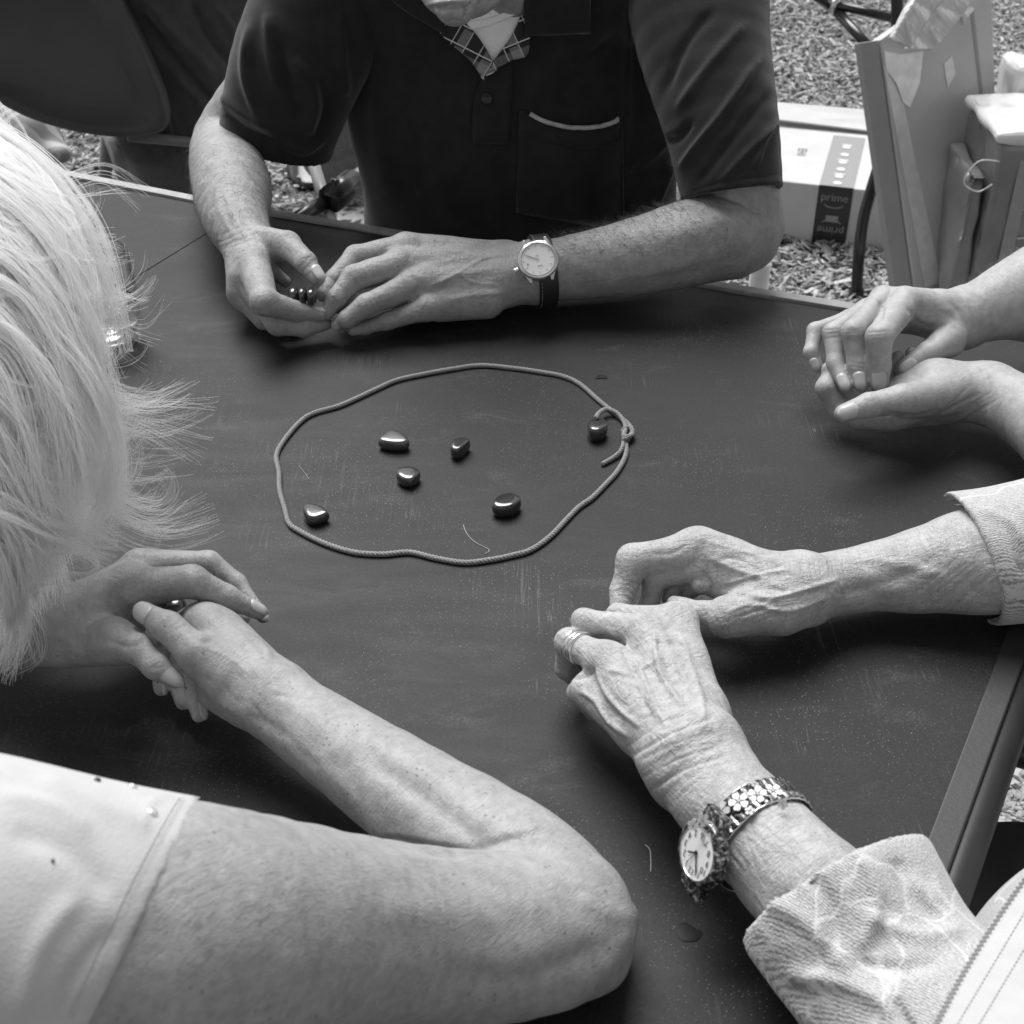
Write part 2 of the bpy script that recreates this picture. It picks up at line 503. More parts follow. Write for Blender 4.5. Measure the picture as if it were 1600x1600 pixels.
def nail(parent, node, prev, mat, w=.0105, l=.012, roll=0.0, back=.35, name='nail', toward=None):
    """fingernail on the dorsal side of the tip"""
    p, r = node; ax = nrm(p - prev[0]); view = nrm(CAM - p) if toward is None else nrm(toward)
    n = nrm(view - ax * (view @ ax))
    n = nrm(n * math.cos(roll) + np.cross(ax, n) * math.sin(roll)); b = np.cross(ax, n)
    V = []; nu, nv = 9, 8
    for lay in (0, 1):
        for j in range(nv):
            v = j / (nv - 1)
            for i in range(nu):
                u = i / (nu - 1) * 2 - 1
                ext = w * .5 * (1 - .25 * (1 - min(1, v / .35)) ** 2) * (1 - .18 * max(0, (v - .8) / .2) ** 2)
                th = u * ext / r
                yy = -l * (.62) + l * v + (-.12 * l * (1 - u * u) if v < .3 else 0) * (1 - v / .3 if v < .3 else 0) + (.14 * l * (1 - u * u)) * max(0, (v - .7) / .3)
                over = max(0.0, yy) ** 2 / (2 * r) * .9
                L_ = np.linalg.norm(p - prev[0]); rad = r + (prev[1] - r) * min(1, max(0.0, -yy) / L_) + .0004 - over - lay * .0013
                V.append(p + ax * yy + (n * math.cos(th) + b * math.sin(th)) * rad)
    m = nu * nv; F = []
    for j in range(nv - 1):
        for i in range(nu - 1):
            a = j * nu + i; F.append((a, a + 1, a + nu + 1, a + nu)); F.append((a + m, a + nu + m, a + nu + 1 + m, a + 1 + m))
    edge = list(range(nu)) + [j * nu + nu - 1 for j in range(1, nv)] + [(nv - 1) * nu + i for i in range(nu - 2, -1, -1)] + [j * nu for j in range(nv - 2, 0, -1)]
    for i in range(len(edge)):
        a, c = edge[i], edge[(i + 1) % len(edge)]; F.append((a, a + m, c + m, c))
    return mesh_obj(name, V, F, mat, parent, True)
def hair_obj(name, curves, radius, mat, parent=None, kind=None, label=None, taper=.25):
    """curves: array (n, k, 3) world space"""
    C = np.asarray(curves, np.float32); n, k, _ = C.shape
    h = bpy.data.hair_curves.new(name); h.add_curves([k] * n)
    h.points.foreach_set('position', C.reshape(-1)) if hasattr(h.points, 'foreach_set') else None
    pa = h.attributes.get('position') or h.attributes.new('position', 'FLOAT_VECTOR', 'POINT')
    org = np.zeros(3)
    if parent is not None: org = np.array(parent.location)
    pa.data.foreach_set('vector', (C.reshape(-1, 3) - org.astype(np.float32)).ravel())
    ra = h.attributes.get('radius') or h.attributes.new('radius', 'FLOAT', 'POINT')
    t = np.linspace(0, 1, k)
    rr = np.asarray(radius, float) * np.ones(n)
    prof = 1 - (1 - taper) * t ** 1.5
    ra.data.foreach_set('value', (rr[:, None] * prof[None]).astype(np.float32).ravel())
    h.materials.append(mat)
    o = bpy.data.objects.new(name, h); link(o)
    if parent is not None: o.parent = parent
    return props(o, label=label, kind=kind)
# ================================================================ SETTING: ground and table
def ground_mat():
    t = NT('mulch_ground'); c = t.coord(src='Object')
    v = t.voro(c, 90, out='Color'); b = t.n('ShaderNodeRGBToBW'); t.l(v, b.inputs[0])
    a = t.noise(c, 3, 3); f = t.noise(c, 60, 6, .7)
    col = t.mix(.5, t.ramp(b.outputs[0], [(0.2, .03), (0.9, .30)]), t.ramp(f, [(0.35, .03), (0.7, .30)]))
    t.col(t.mix(t.ramp(a, [(0.4, .0), (0.65, .6)]), col, t.mix(.5, col, .05)))
    t.nor(t.bump(t.voro(c, 90), 1, .01)); t.b.inputs['Roughness'].default_value = .95
    return t.m
GM = ground_mat()
gv = [(-150, -150, 0), (150, -150, 0), (150, 150, 0), (-150, 150, 0)]
mesh_obj('ground', gv, [(0, 1, 2, 3)], GM, smooth=False, kind='structure', origin=(0, 0, 0))

def scatter(name, n, sampler, size, mat, asp=(1, .5, .25), label=None, bright=None):
    base = np.array([(-1, -.6, -.5), (1, -.8, -.5), (.9, .8, -.5), (-.8, .7, -.5), (-.7, -.5, .5), (.6, -.7, .6), (.8, .5, .4), (-.9, .5, .6)])
    fc = np.array([(0, 3, 2, 1), (4, 5, 6, 7), (0, 1, 5, 4), (1, 2, 6, 5), (2, 3, 7, 6), (3, 0, 4, 7)])
    P = sampler(n); n = len(P)
    B = base[None] * (1 + .35 * rng.standard_normal((n, 8, 3)) * .5)
    sz = size * np.exp(rng.normal(0, .35, n))
    asz = np.array(asp)[None] * (1 + .3 * rng.standard_normal((n, 3)))
    B = B * np.abs(asz)[:, None, :] * sz[:, None, None]
    th = rng.uniform(0, 6.28, n); ti = rng.normal(0, .35, n); c, s_ = np.cos(th), np.sin(th)
    X = B[..., 0] * np.cos(ti)[:, None] - B[..., 2] * np.sin(ti)[:, None]; Zc = B[..., 0] * np.sin(ti)[:, None] + B[..., 2] * np.cos(ti)[:, None]; Yc = B[..., 1]
    V = np.stack([X * c[:, None] - Yc * s_[:, None], X * s_[:, None] + Yc * c[:, None], Zc], -1) + P[:, None, :]
    F = (fc[None] + 8 * np.arange(n)[:, None, None]).reshape(-1, 4)
    o = mesh_obj(name, V.reshape(-1, 3), F, mat, smooth=False, kind='stuff', label=label)
    at = o.data.attributes.new('shade', 'FLOAT', 'POINT'); at.data.foreach_set('value', np.repeat(rng.uniform(0, 1, n), 8).astype(np.float32))
    return o
def chip_mat(name, lo, hi):
    t = NT(name); a = t.n('ShaderNodeAttribute'); a.attribute_name = 'shade'
    c = t.coord(); col = t.ramp(a.outputs['Fac'], [(0, lo), (.6, (lo + hi) / 2), (1, hi)])
    t.col(t.mix(.4, col, t.ramp(t.noise(c, 220, 4), [(0.3, lo), (0.7, hi)]))); t.b.inputs['Roughness'].default_value = .85
    return t.m
def region(polys, zmax=.02):
    def f(n):
        out = []
        for (x0, y0, x1, y1, w) in polys:
            m = int(n * w); xs = rng.uniform(x0, x1, m); ys = rng.uniform(y0, y1, m)
            for x, y in zip(xs, ys):
                p = G(x, y, 0); p[2] = rng.uniform(.0, zmax); out.append(p)
        return np.array(out)
    return f
scatter('wood_chips', 44000, region([(1150, -60, 1640, 130, .36), (1150, 130, 1640, 330, .26), (1120, 330, 1640, 520, .14), (-40, -60, 620, 380, .24)]), .0066,
        chip_mat('wood_chip', .04, .62), (1.3, .55, .22), label='loose wood chips and mulch covering the ground behind the table')
scatter('gravel', 2600, region([(1480, 1130, 1680, 1330, 1.0)], .012), .0062, chip_mat('pebble', .14, .5), (1, .8, .55), label='pale gravel pebbles on the ground beside the near chair')

def table_mat():
    t = NT('table_vinyl'); c = t.coord(src='Object')
    base = t.ramp(t.noise(c, 5, 5, .6), [(0.3, .012), (0.7, .021)])
    sm = t.noise(t.coord((3, 9, 3), rot=(0, 0, .5)), 3, 4, .6, 1.0)           # wiped smears
    base = t.mix(t.ramp(sm, [(0.5, 0), (0.75, .5)]), base, .032)
    wet = t.noise(c, 11, 3, .5, .6)
    base = t.mix(t.ramp(wet, [(0.28, .5), (0.36, 0)]), base, .008)
    gr = t.noise(c, 520, 4, .7)
    base = t.mix(.45, base, t.ramp(gr, [(0.35, .008), (0.7, .038)]))
    # dust specks in clusters
    for sc, th, cl in ((170, .055, (.48, .66)), (420, .13, (.42, .62)), (60, .022, (.3, .5))):
        v = t.voro(c, sc); m = t.ramp(v, [(th * .6, 1), (th, 0)])
        pick = t.ramp(t.noise(c, 7, 3), [(cl[0], 0), (cl[1], 1)])
        base = t.mix(t.math('MULTIPLY', m, t.math('MULTIPLY', pick, .75)), base, .40)
    # smudges of dry dust
    sd_ = t.noise(t.coord((1, 2.2, 1), rot=(0, 0, .9)), 14, 6, .75, .5)
    base = t.mix(t.math('MULTIPLY', t.ramp(sd_, [(0.56, 0), (0.82, .5)]), t.ramp(gr, [(0.4, .2), (0.6, 1)])), base, .13)
    # fine scratches
    for rot, off in ((.35, 0), (1.9, 3), (2.7, 7)):
        w = t.n('ShaderNodeTexNoise'); w.inputs['Scale'].default_value = 1; w.inputs['Detail'].default_value = 2; w.inputs['Distortion'].default_value = .3
        t.l(t.coord((160 + off * 9, 4, 4), rot=(0, 0, rot)), w.inputs['Vector'])
        m = t.ramp(w.outputs['Fac'], [(0.488, 0), (0.5, 1), (0.512, 0)])
        pk = t.ramp(t.noise(c, 6 + off, 2), [(0.6, 0), (0.7, 1)])
        base = t.mix(t.math('MULTIPLY', m, t.math('MULTIPLY', pk, .6)), base, .14)
    t.col(base)
    rr = t.ramp(sm, [(0.3, .46), (0.7, .60)]); t.l(rr, t.b.inputs['Roughness'])
    t.b.inputs['Specular IOR Level'].default_value = .20
    n = t.bump(t.noise(c, 700, 3, .6), .25, .0004); n = t.bump(t.noise(c, 9, 3), .25, .004, n)
    t.nor(n); return t.m
TM = table_mat()
EM = plain('edge_moulding', .024, .5, var=.12, scale=30, bump=.15)
LM = plain('lit_edge_tone', .30, .6, var=.2, scale=60)  # light caught by the far table edges, put into the base colour
FR = (1772, 558); FL = (379, 331)
NR = (1484, 1359)
def ext(a, b, t): return (a[0] + (b[0] - a[0]) * t, a[1] + (b[1] - a[1]) * t)
def Zt(p, z=0): return Z(p[0], p[1], z)
tA = empty('table', (0.1, .8, 0), 'large dark vinyl-topped folding table that all the hands rest on', 'table')
far_r, far_l = Zt(FR), Zt(FL)
seamdir = nrm(Zt((215, 432)) - far_l)
near_r = Zt(FR) + (Zt(NR) - Zt(FR)) * 1.9
near_l = far_l + seamdir * 1.35
rd = nrm(near_r - far_r)
EW = .019
inner = [far_r - np.array([EW / rd[1] * 0 + EW, 0, 0]), far_l, near_l, near_r - np.array([EW, 0, 0])]
b = MB(); b.prism([p + np.array([0, 0, -.022]) for p in inner][::-1], (0, 0, .022)); b.obj('tabletop', TM, tA, origin=(0, .8, TAB))
# right border moulding: a slightly raised strip with a dark rolled outer lip
b = MB(); q = [far_r, far_r - np.array([EW, 0, 0]), near_r - np.array([EW, 0, 0]), near_r]
b.prism([p + np.array([0, 0, -.022]) for p in q][::-1], (0, 0, .0235)); bevel(b.obj('edge_strip', EM, tA), .0015, 3)
DK = plain('dark_lip', .02, .45, var=.2)
b = MB(); b.tube([far_r + np.array([.003, 0, -.014]), near_r + np.array([.003, 0, -.014])], .0125, 12); b.obj('edge_lip', DK, tA, smooth=True)
# far edge: thin band, its pale colour paints in the light it catches
fd = nrm(far_r - far_l); fo = nrm(np.cross([0, 0, 1.0], fd))
if fo[1] < 0: fo = -fo
b = MB(); b.prism([p + np.array([0, 0, -.02]) for p in (far_l, far_r, far_r + fo * .013, far_l + fo * .013)], (0, 0, .0225)); bevel(b.obj('edge_band', LM, tA), .001, 2)
for (x, y) in ((far_l + far_r)[:2] / 2 + np.array([-.45, -.12]), near_r[:2] + np.array([-.1, .1]), near_l[:2] + np.array([.08, .1])):
    b = MB(); b.tube([(x, y, .0), (x, y, TAB - .023)], .014, 12); b.obj('leg', DK, tA, smooth=True)
# second table butted against the first
tB = empty('table', Zt((100, 330)) * np.array([1, 1, 0]), 'second dark table joined to the large one along a thin seam behind the hair', 'table')
sA = far_l - fd * .0022; sB = near_l - fd * .0022
g2 = Zt((140, 284)) - Zt((379, 331)); g2 = nrm(g2)
fl2 = sA + g2 * .75; nl2 = sB + g2 * .75
b = MB(); b.prism([p + np.array([0, 0, -.022]) for p in (sA, fl2, nl2, sB)][::-1], (0, 0, .0215)); b.obj('tabletop', TM, tB, origin=(0, .8, TAB))
o2 = nrm(np.cross(g2, [0, 0, 1.0]));
if o2[1] < 0: o2 = -o2
b = MB(); b.prism([p + np.array([0, 0, -.02]) for p in (sA, fl2, fl2 + o2 * .012, sA + o2 * .012)][::-1], (0, 0, .0225)); b.obj('edge_band', LM, tB)
b = MB(); b.tube([(fl2[0] + .05, fl2[1] - .1, 0), (fl2[0] + .05, fl2[1] - .1, TAB - .023)], .014, 12); b.obj('leg', DK, tB, smooth=True)
# small marks lying on the table
WET = NT('water'); WET.b.inputs['Base Color'].default_value = g(.012); WET.b.inputs['Roughness'].default_value = .5; WET.b.inputs['Specular IOR Level'].default_value = .15; WET = WET.m
def puddle(pts, h, label):
    n = len(pts); V = [Zt(p, .0004) for p in pts]; c = np.mean(V, 0)
    ring2 = [c + (v - c) * .7 + np.array([0, 0, h]) for v in V]
    F = [(i, (i + 1) % n, n + (i + 1) % n, n + i) for i in range(n)] + [tuple(range(n, 2 * n))]
    mesh_obj('water_drop', V + ring2, F, WET, smooth=True, label=label, cat='water drop')
puddle(spline([(1056, 1450), (1066, 1441), (1078, 1444), (1088, 1452), (1097, 1456), (1093, 1466), (1082, 1471), (1068, 1470), (1060, 1462)], 3, True), .0003, 'dark wet spill spot on the table beside the patterned sleeve cuff')
puddle(spline([(929, 592), (936, 586), (946, 587), (949, 592), (940, 591)], 3, True), .0006, 'small dark wet smear on the table above the knotted end of the cord')
def fibre(pts, r, label, v=.4):
    b = MB(); P = spline([Zt(p, r * 1.1) for p in pts], 5); b.tube(P, r, 5)
    b.obj('lint_fibre', plain('lint', v, .8), smooth=True, label=label, cat='lint')
fibre([(724, 820), (729, 833), (742, 847), (764, 859), (757, 866)], .00035, 'thin pale thread lying inside the cord loop at its near side', .30)
fibre([(467, 728), (474, 736), (484, 750)], .0003, 'short pale thread lying inside the cord loop at its left side', .22)
fibre([(1008, 1320), (1016, 1330), (1017, 1362)], .0003, 'thin bent white thread on the table left of the flowered watch', .30)
# ================================================================ cord loop and polished stones
def cord_mat():
    t = NT('braided_cord'); c = t.coord(src='Object')
    t.col(t.ramp(t.noise(c, 900, 2), [(0.3, .19), (0.7, .30)])); t.b.inputs['Roughness'].default_value = .9
    t.nor(t.bump(t.voro(c, 800), .5, .0006)); return t.m
CM = cord_mat()
def cord_mesh(path, r, pitch=.0085, closed=False):
    """three strands laid round one another, joined in one part"""
    P = np.array(spline(path, 26, closed)); d = np.r_[0, np.cumsum(np.linalg.norm(np.diff(P, axis=0), axis=1))]
    m = max(8, int(d[-1] / .0011)); s = np.linspace(0, d[-1], m); Q = np.stack([np.interp(s, d, P[:, i]) for i in range(3)], 1)
    T = np.gradient(Q, axis=0); T /= np.linalg.norm(T, axis=1)[:, None]
    A = np.cross(T, [0, 0, 1.0]); A /= np.linalg.norm(A, axis=1)[:, None]; B = np.cross(T, A)
    b = MB()
    for k in range(3):
        ph = 2 * math.pi * (s / pitch + k / 3)
        C = Q + (A * np.cos(ph)[:, None] + B * np.sin(ph)[:, None]) * r * .56
        b.tube(list(C), r * .54, 7)
    return b
cr = .0020
loop = [(952, 639), (935, 625), (906, 600), (880, 588), (843, 581), (800, 575), (752, 571), (710, 576), (660, 585), (620, 594), (590, 607), (560, 621), (530, 634), (492, 645), (470, 658), (444, 688), (432, 712), (436, 738), (437, 765),
        (445, 795), (452, 818), (470, 831), (500, 846), (530, 857), (560, 864), (600, 866), (640, 863), (680, 872), (725, 879), (765, 875), (800, 868), (830, 859), (860, 838), (885, 812), (905, 792), (925, 778), (945, 758), (965, 736), (978, 710), (977, 686)]
lp = [Zt(p, cr) for p in loop]
knot = [(977, 686, .003), (974, 672, .0042), (985, 667, .0062), (988, 679, .0052), (975, 682, .0066), (978, 668, .0035), (972, 654, .003), (960, 643, .0048), (946, 640, .006), (936, 646, .012), (931, 653, .0145)]
tail = [(975, 684, .003), (972, 700, .004), (962, 712, .003), (941, 725, .0022)]
ce = empty('cord_loop', Zt((700, 725)), 'thin braided cord laid in a knotted oval loop around six polished stones', 'cord')
b = cord_mesh(lp + [Zt(k[:2], k[2]) for k in knot[1:]], cr); b.obj('cord', CM, ce, smooth=True)
b = cord_mesh([Zt((952, 639), cr), Zt((966, 650), cr), Zt((983, 664), cr), Zt((987, 678), .004), Zt((976, 686), .006), Zt((975, 684), .0035)], cr); b.obj('knot', CM, ce, smooth=True)
b = cord_mesh([Zt(k[:2], k[2]) for k in tail], cr * .85); b.obj('loose_end', CM, ce, smooth=True)
def stone_mat(name='polished_stone', v=.022):
    t = NT(name); t.b.inputs['Base Color'].default_value = g(.25); t.b.inputs['Metallic'].default_value = .55
    t.b.inputs['Base Color'].default_value = g(v * 3.5)
    t.b.inputs['Roughness'].default_value = .15; t.b.inputs['Coat Weight'].default_value = .6; t.b.inputs['Coat Roughness'].default_value = .03
    t.nor(t.bump(t.noise(t.coord(), 120, 2), .05, .001)); return t.m
SM = stone_mat()
SM2 = stone_mat('dull_grey_stone', .03); SM2.node_tree.nodes['Principled BSDF'].inputs['Roughness'].default_value = .22; SM2.node_tree.nodes['Principled BSDF'].inputs['Coat Roughness'].default_value = .15
SM3 = stone_mat('black_stone', .018); SM3.node_tree.nodes['Principled BSDF'].inputs['Roughness'].default_value = .1
def stone(outline, side, label, group='polished dark stones inside the cord loop', top=1.0):
    """outline: px polygon of the flat top; side: height in px below it"""
    cy = sum(p[1] for p in outline) / len(outline); cx = sum(p[0] for p in outline) / len(outline)
    t0 = (Z(cx, cy, 0) - CAM) @ FW; H = side / FPX * t0 / math.cos(PITCH) * .95
    P = [Zt(p, H) for p in spline(outline, 6, True)]; n = len(P); c = np.mean(P, 0)
    rings = []; prof = [(.0, .0), (.60, 0), (.90, -.0002), (.985, -.0011), (1.05, -.0034), (1.09, -H * .5), (1.07, -H + .004), (.98, -H + .0012), (.86, -H + .0003), (.4, -H + .0002)]
    V = []
    for s_, h in prof[1:]:
        for p in P: V.append(c + (p - c) * s_ + np.array([0, 0, h]))
    m = len(prof) - 1
    F = [(i * n + k, (i + 1) * n + k, (i + 1) * n + (k + 1) % n, i * n + (k + 1) % n) for i in range(m - 1) for k in range(n)]
    F += [tuple(range(n)), tuple((m - 1) * n + k for k in range(n - 1, -1, -1))]
    base = c.copy(); base[2] = TAB
    o = mesh_obj('polished_stone', V, F, SM2 if label.startswith('largest') else SM3 if 'nearest the near' in label else SM, smooth=True, label=label, cat='stone', group=group, origin=base)
    s_ = o.modifiers.new('subdivision', 'SUBSURF'); s_.levels = 1; s_.render_levels = 1
    return o
stone([(592, 684), (602, 672), (614, 669), (630, 675), (638, 685), (628, 690), (606, 689)], 17, 'largest grey-topped rounded stone, farthest left of the middle group in the loop')
stone([(704, 694), (708, 685), (722, 681), (733, 684), (730, 690), (718, 700), (708, 700)], 19, 'narrow slanted dark stone, right of the largest stone in the loop')
stone([(620, 738), (624, 729), (638, 727), (652, 730), (655, 737), (644, 747), (630, 746)], 17, 'small rounded dark stone just below the largest stone in the loop')
stone([(474, 792), (480, 785), (496, 787), (511, 796), (510, 801), (492, 807), (480, 804)], 17, 'dark stone lying nearest the left side of the cord loop')
stone([(770, 784), (779, 772), (797, 768), (812, 774), (810, 783), (797, 790), (778, 791)], 20, 'large dark shiny stone nearest the near side of the cord loop')
stone([(919, 658), (924, 653), (938, 652), (948, 656), (947, 665), (935, 671), (923, 669)], 21, 'dark stone standing under the cord end beside the knot')
# stones held in hands
def pebble(px, py, z, rx, ry, rz, label, group=None, rot=0.0):
    b = MB(); c = Z(px, py, z); pr = []
    for i in range(13):
        a = -math.pi / 2 + math.pi * i / 12
        ca, sa = math.cos(a), math.sin(a); pr.append((max(.02, abs(ca) ** .7), sa * abs(sa) ** -.25 if sa else 0))
    ux = np.array([math.cos(rot), math.sin(rot), 0]); uy = np.array([-math.sin(rot), math.cos(rot), 0]); n = 20; V = []
    for r_, h in pr:
        for k in range(n):
            w = 2 * math.pi * k / n; V.append(c + ux * rx * r_ * math.cos(w) + uy * ry * r_ * math.sin(w) + np.array([0, 0, rz * h]))
    m = len(pr); F = [(i * n + k, i * n + (k + 1) % n, (i + 1) * n + (k + 1) % n, (i + 1) * n + k) for i in range(m - 1) for k in range(n)] + [tuple(range(n - 1, -1, -1)), tuple((m - 1) * n + k for k in range(n))]
    mesh_obj('polished_stone', V, F, SM, smooth=True, label=label, cat='stone', group=group)
gm = 'row of stones pinched between the man\'s fingers'
pebble(459, 462, .045, .0046, .0085, .0075, 'leftmost of the small dark stones pinched in the man\'s fingers', gm)
pebble(473, 462, .045, .0040, .0085, .0075, 'middle of the small dark stones pinched in the man\'s fingers', gm)
pebble(487, 463, .045, .0046, .0085, .0075, 'rightmost of the small dark stones pinched in the man\'s fingers, by the fingertips', gm)
gw = 'stones clasped in the white-haired woman\'s hands'
pebble(250, 944, .050, .009, .007, .007, 'dark stone glinting left of the thumb nail gap in the clasped hands', gw)
pebble(272, 950, .046, .008, .008, .007, 'dark stone tucked between the crossed fingers nearest the knuckle in the clasped hands', gw)

# glass tumbler
GL = NT('clear_glass'); GL.b.inputs['Base Color'].default_value = g(1); GL.b.inputs['Roughness'].default_value = .03; GL.b.inputs['Transmission Weight'].default_value = 1; GL.b.inputs['IOR'].default_value = 1.3
_t = GL.n('ShaderNodeBsdfTransparent'); _m = GL.n('ShaderNodeMixShader'); _m.inputs[0].default_value = .88; _g = GL.n('ShaderNodeBsdfGlossy'); _g.inputs['Roughness'].default_value = .08; _m2 = GL.n('ShaderNodeMixShader'); _lw = GL.n('ShaderNodeLayerWeight'); _lw.inputs[0].default_value = .5; _f = GL.n('ShaderNodeMath', operation='POWER'); _f.inputs[1].default_value = 3.0; GL.l(_lw.outputs['Facing'], _f.inputs[0]); _g.inputs['Color'].default_value = g(1)
GL.l(GL.b.outputs[0], _m.inputs[1]); GL.l(_t.outputs[0], _m.inputs[2]); GL.l(_f.outputs[0], _m2.inputs[0]); GL.l(_m.outputs[0], _m2.inputs[1]); GL.l(_g.outputs[0], _m2.inputs[2]); GL.l(_m2.outputs[0], GL.out.inputs[0]); GL = GL.m
WA = NT('drinking_water'); WA.b.inputs['Roughness'].default_value = 0.0; WA.b.inputs['Transmission Weight'].default_value = 1; WA.b.inputs['IOR'].default_value = 1.33; WA.b.inputs['Base Color'].default_value = g(1); WA = WA.m
gc = Z(172, 536, 0)
ge = empty('drinking_glass', gc, 'clear drinking glass half hidden behind the white hair', 'glass')
b = MB(); b.lathe(gc, [(.001, 0), (.026, 0), (.029, .003), (.032, .02), (.033, .045), (.030, .080), (.0285, .092), (.0278, .0925), (.0272, .092), (.0285, .080), (.0312, .045), (.030, .02), (.026, .0095), (.001, .008)])
b.obj('glass_body', GL, ge, smooth=True)
b = MB(); b.lathe(gc, [(.001, .0085), (.0255, .0100), (.0295, .02), (.0307, .04), (.0303, .0405), (.001, .0402)]); b.obj('water', WA, ge, smooth=True)
# ================================================================ PEOPLE
SK_M = skin_mat('skin_man', .315, .8, .3)
SK_W = skin_mat('skin_freckled_woman', .335, .5, 1.0)
SK_C = skin_mat('skin_elderly_woman', .43, 1.0, .6)
SK_D = skin_mat('skin_smooth', .36, .3, .12)
def nail_mat(name, v):
    t = NT(name); t.b.inputs['Base Color'].default_value = g(v); t.b.inputs['Roughness'].default_value = .28
    t.b.inputs['Subsurface Weight'].default_value = .1; t.b.inputs['Subsurface Scale'].default_value = .002; return t.m
NM = nail_mat('fingernail', .44)
def lines(p0, p1, d, n, w, amp, jit=2.0, curve=0.0):
    """n parallel short grooves, the first from p0 to p1, stepping by d"""
    out = []; p0 = np.array(p0, float); p1 = np.array(p1, float); d = np.array(d, float); q = nrm(p1 - p0); pn = np.array([-q[1], q[0]])
    for i in range(n):
        a = p0 + d * i + rng.normal(0, jit, 2); b_ = p1 + d * i + rng.normal(0, jit, 2)
        out.append(([tuple(a), tuple((a + b_) / 2 + pn * (curve + rng.normal(0, jit * .6))), tuple(b_)], w, amp * rng.uniform(.7, 1.2)))
    return out
def chn(*ns): return [J(*n) for n in ns]

# ---------------------------------------------------------------- man in the dark polo shirt
man = empty('person', (0.0, 1.75, 0), 'man in a dark polo shirt with a chest pocket, leaning on the far table edge', 'person')
# his hand at the left of the picture
m1arm = [JD(500, -20, 60, 1.41), JD(425, 120, 58, 1.46)] + chn((352, 222, 50, .066), (362, 290, 61, .064), (368, 340, 51, .058), (387, 380, 40, .052))
segs = chain(dense(m1arm), .0015)
for n in ((398, 410, 24, .056), (384, 432, 25, .046), (378, 452, 23, .034), (383, 468, 19, .024)):
    segs.append(seg(J(387, 380, 34, .05), J(*n), .02))
segs.append(seg(J(392, 382, 32, .054), J(448, 384, 22, .068), .022))
f = [chn((396, 412, 27, .054), (413, 472, 22, .050), (462, 487, 16.5, .034), (500, 491, 12, .028)),
     chn((384, 436, 25, .042), (434, 506, 18, .024), (475, 511, 15.5, .018), (508, 505, 12, .016)),
     chn((378, 458, 22, .032), (412, 500, 15, .014), (455, 508, 12, .011), (470, 503, 10, .010)),
     chn((450, 384, 21, .069), (478, 410, 16.5, .066), (496, 435, 13, .057)),
     chn((395, 420, 18, .045), (425, 424, 11, .035), (446, 440, 9.5, .024))]
st = [([(440, 372), (462, 386), (478, 400)], 5, .4)] + lines((468, 420), (490, 398), (5, 6), 3, 1.6, -.35, 1) + lines((405, 487), (430, 466), (5, 4), 3, 1.5, -.3, 1)
st += [([(352, 300), (372, 350), (395, 380)], 6, .8), ([(335, 300), (350, 345), (372, 372)], 5, .7), ([(400, 360), (430, 362), (450, 366)], 5, .8)]
st += lines((335, 372), (400, 350), (2, 7), 4, 2, -.4, 2)
M1 = limb(segs, f, .0012, .006, st, m1arm[3][0] - m1arm[5][0], .25)
# his hand at the right, wearing the watch
m2arm = [JD(1085, -60, 62, 1.34), JD(1125, 200, 60, 1.29)] + chn((1163, 352, 62, .062), (1100, 374, 68, .060), (1000, 400, 60, .052), (900, 417, 50, .044), (840, 425, 46, .042))
segs = chain(dense(m2arm), .0015)
for a, n in (((790, 410, 32, .042), (636, 388, 25, .056)), ((788, 422, 34, .044), (626, 412, 25, .054)), ((786, 438, 34, .040), (645, 443, 24, .044)), ((788, 450, 28, .034), (668, 480, 20, .028))):
    segs.append(seg(J(*a), J(*n), .012)); segs.append(seg(J(840, 425, 46, .042), J(*a), .02))
segs.append(seg(J(760, 470, 28, .028), J(690, 480, 22, .024), .012))
f = [chn((634, 390, 25, .058), (557, 402, 19, .055), (522, 436, 14.5, .045), (505, 461, 11, .038)),
     chn((624, 414, 24, .056), (554, 434, 20, .052), (526, 466, 15.5, .040), (511, 489, 11.5, .028)),
     chn((642, 446, 22, .044), (573, 477, 17.5, .036), (543, 498, 14, .026), (529, 507, 11, .018)),
     chn((666, 482, 18, .028), (604, 502, 13.5, .018), (572, 511, 11, .012), (552, 515, 9.5, .011)),
     chn((740, 455, 22, .026), (640, 462, 17, .018), (560, 475, 13, .018), (530, 480, 11, .02))]
st = [([(780, 398), (700, 408), (650, 420)], 5, .9), ([(770, 420), (710, 432), (665, 452)], 5, .9), ([(760, 400), (690, 388), (650, 382)], 5, .6), ([(700, 470), (735, 462), (790, 458)], 5, .9), ([(690, 440), (720, 425), (755, 405), (800, 396)], 3, .9),
      ([(705, 415), (735, 440), (775, 445)], 3, .8), ([(640, 395), (640, 418), (660, 425)], 5, -.9), ([(640, 430), (655, 445), (645, 465)], 5, -.8)]
st += lines((566, 470), (580, 490), (8, -2), 4, 1.5, -.35, 1) + lines((545, 425), (560, 447), (9, -3), 4, 1.5, -.3, 1) + lines((512, 430), (530, 443), (6, 6), 4, 1.4, -.3, 1) + lines((515, 462), (535, 477), (5, 6), 4, 1.4, -.3, 1)
st += lines((790, 385), (812, 470), (8, 0), 5, 2, -.35, 2) + lines((880, 380), (885, 455), (11, -1), 5, 2.2, -.3, 3)
st += [([(1000, 440), (1080, 430), (1160, 400), (1200, 370)], 14, -2.0), ([(930, 440), (1030, 425), (1100, 400)], 10, 1.2), ([(1040, 372), (1100, 350), (1170, 330)], 16, 1.6), ([(1190, 330), (1212, 370), (1205, 410)], 12, 1.8)]
M2 = limb(segs, f, .0012, .006, st, m2arm[4][0] - m2arm[6][0], .25)
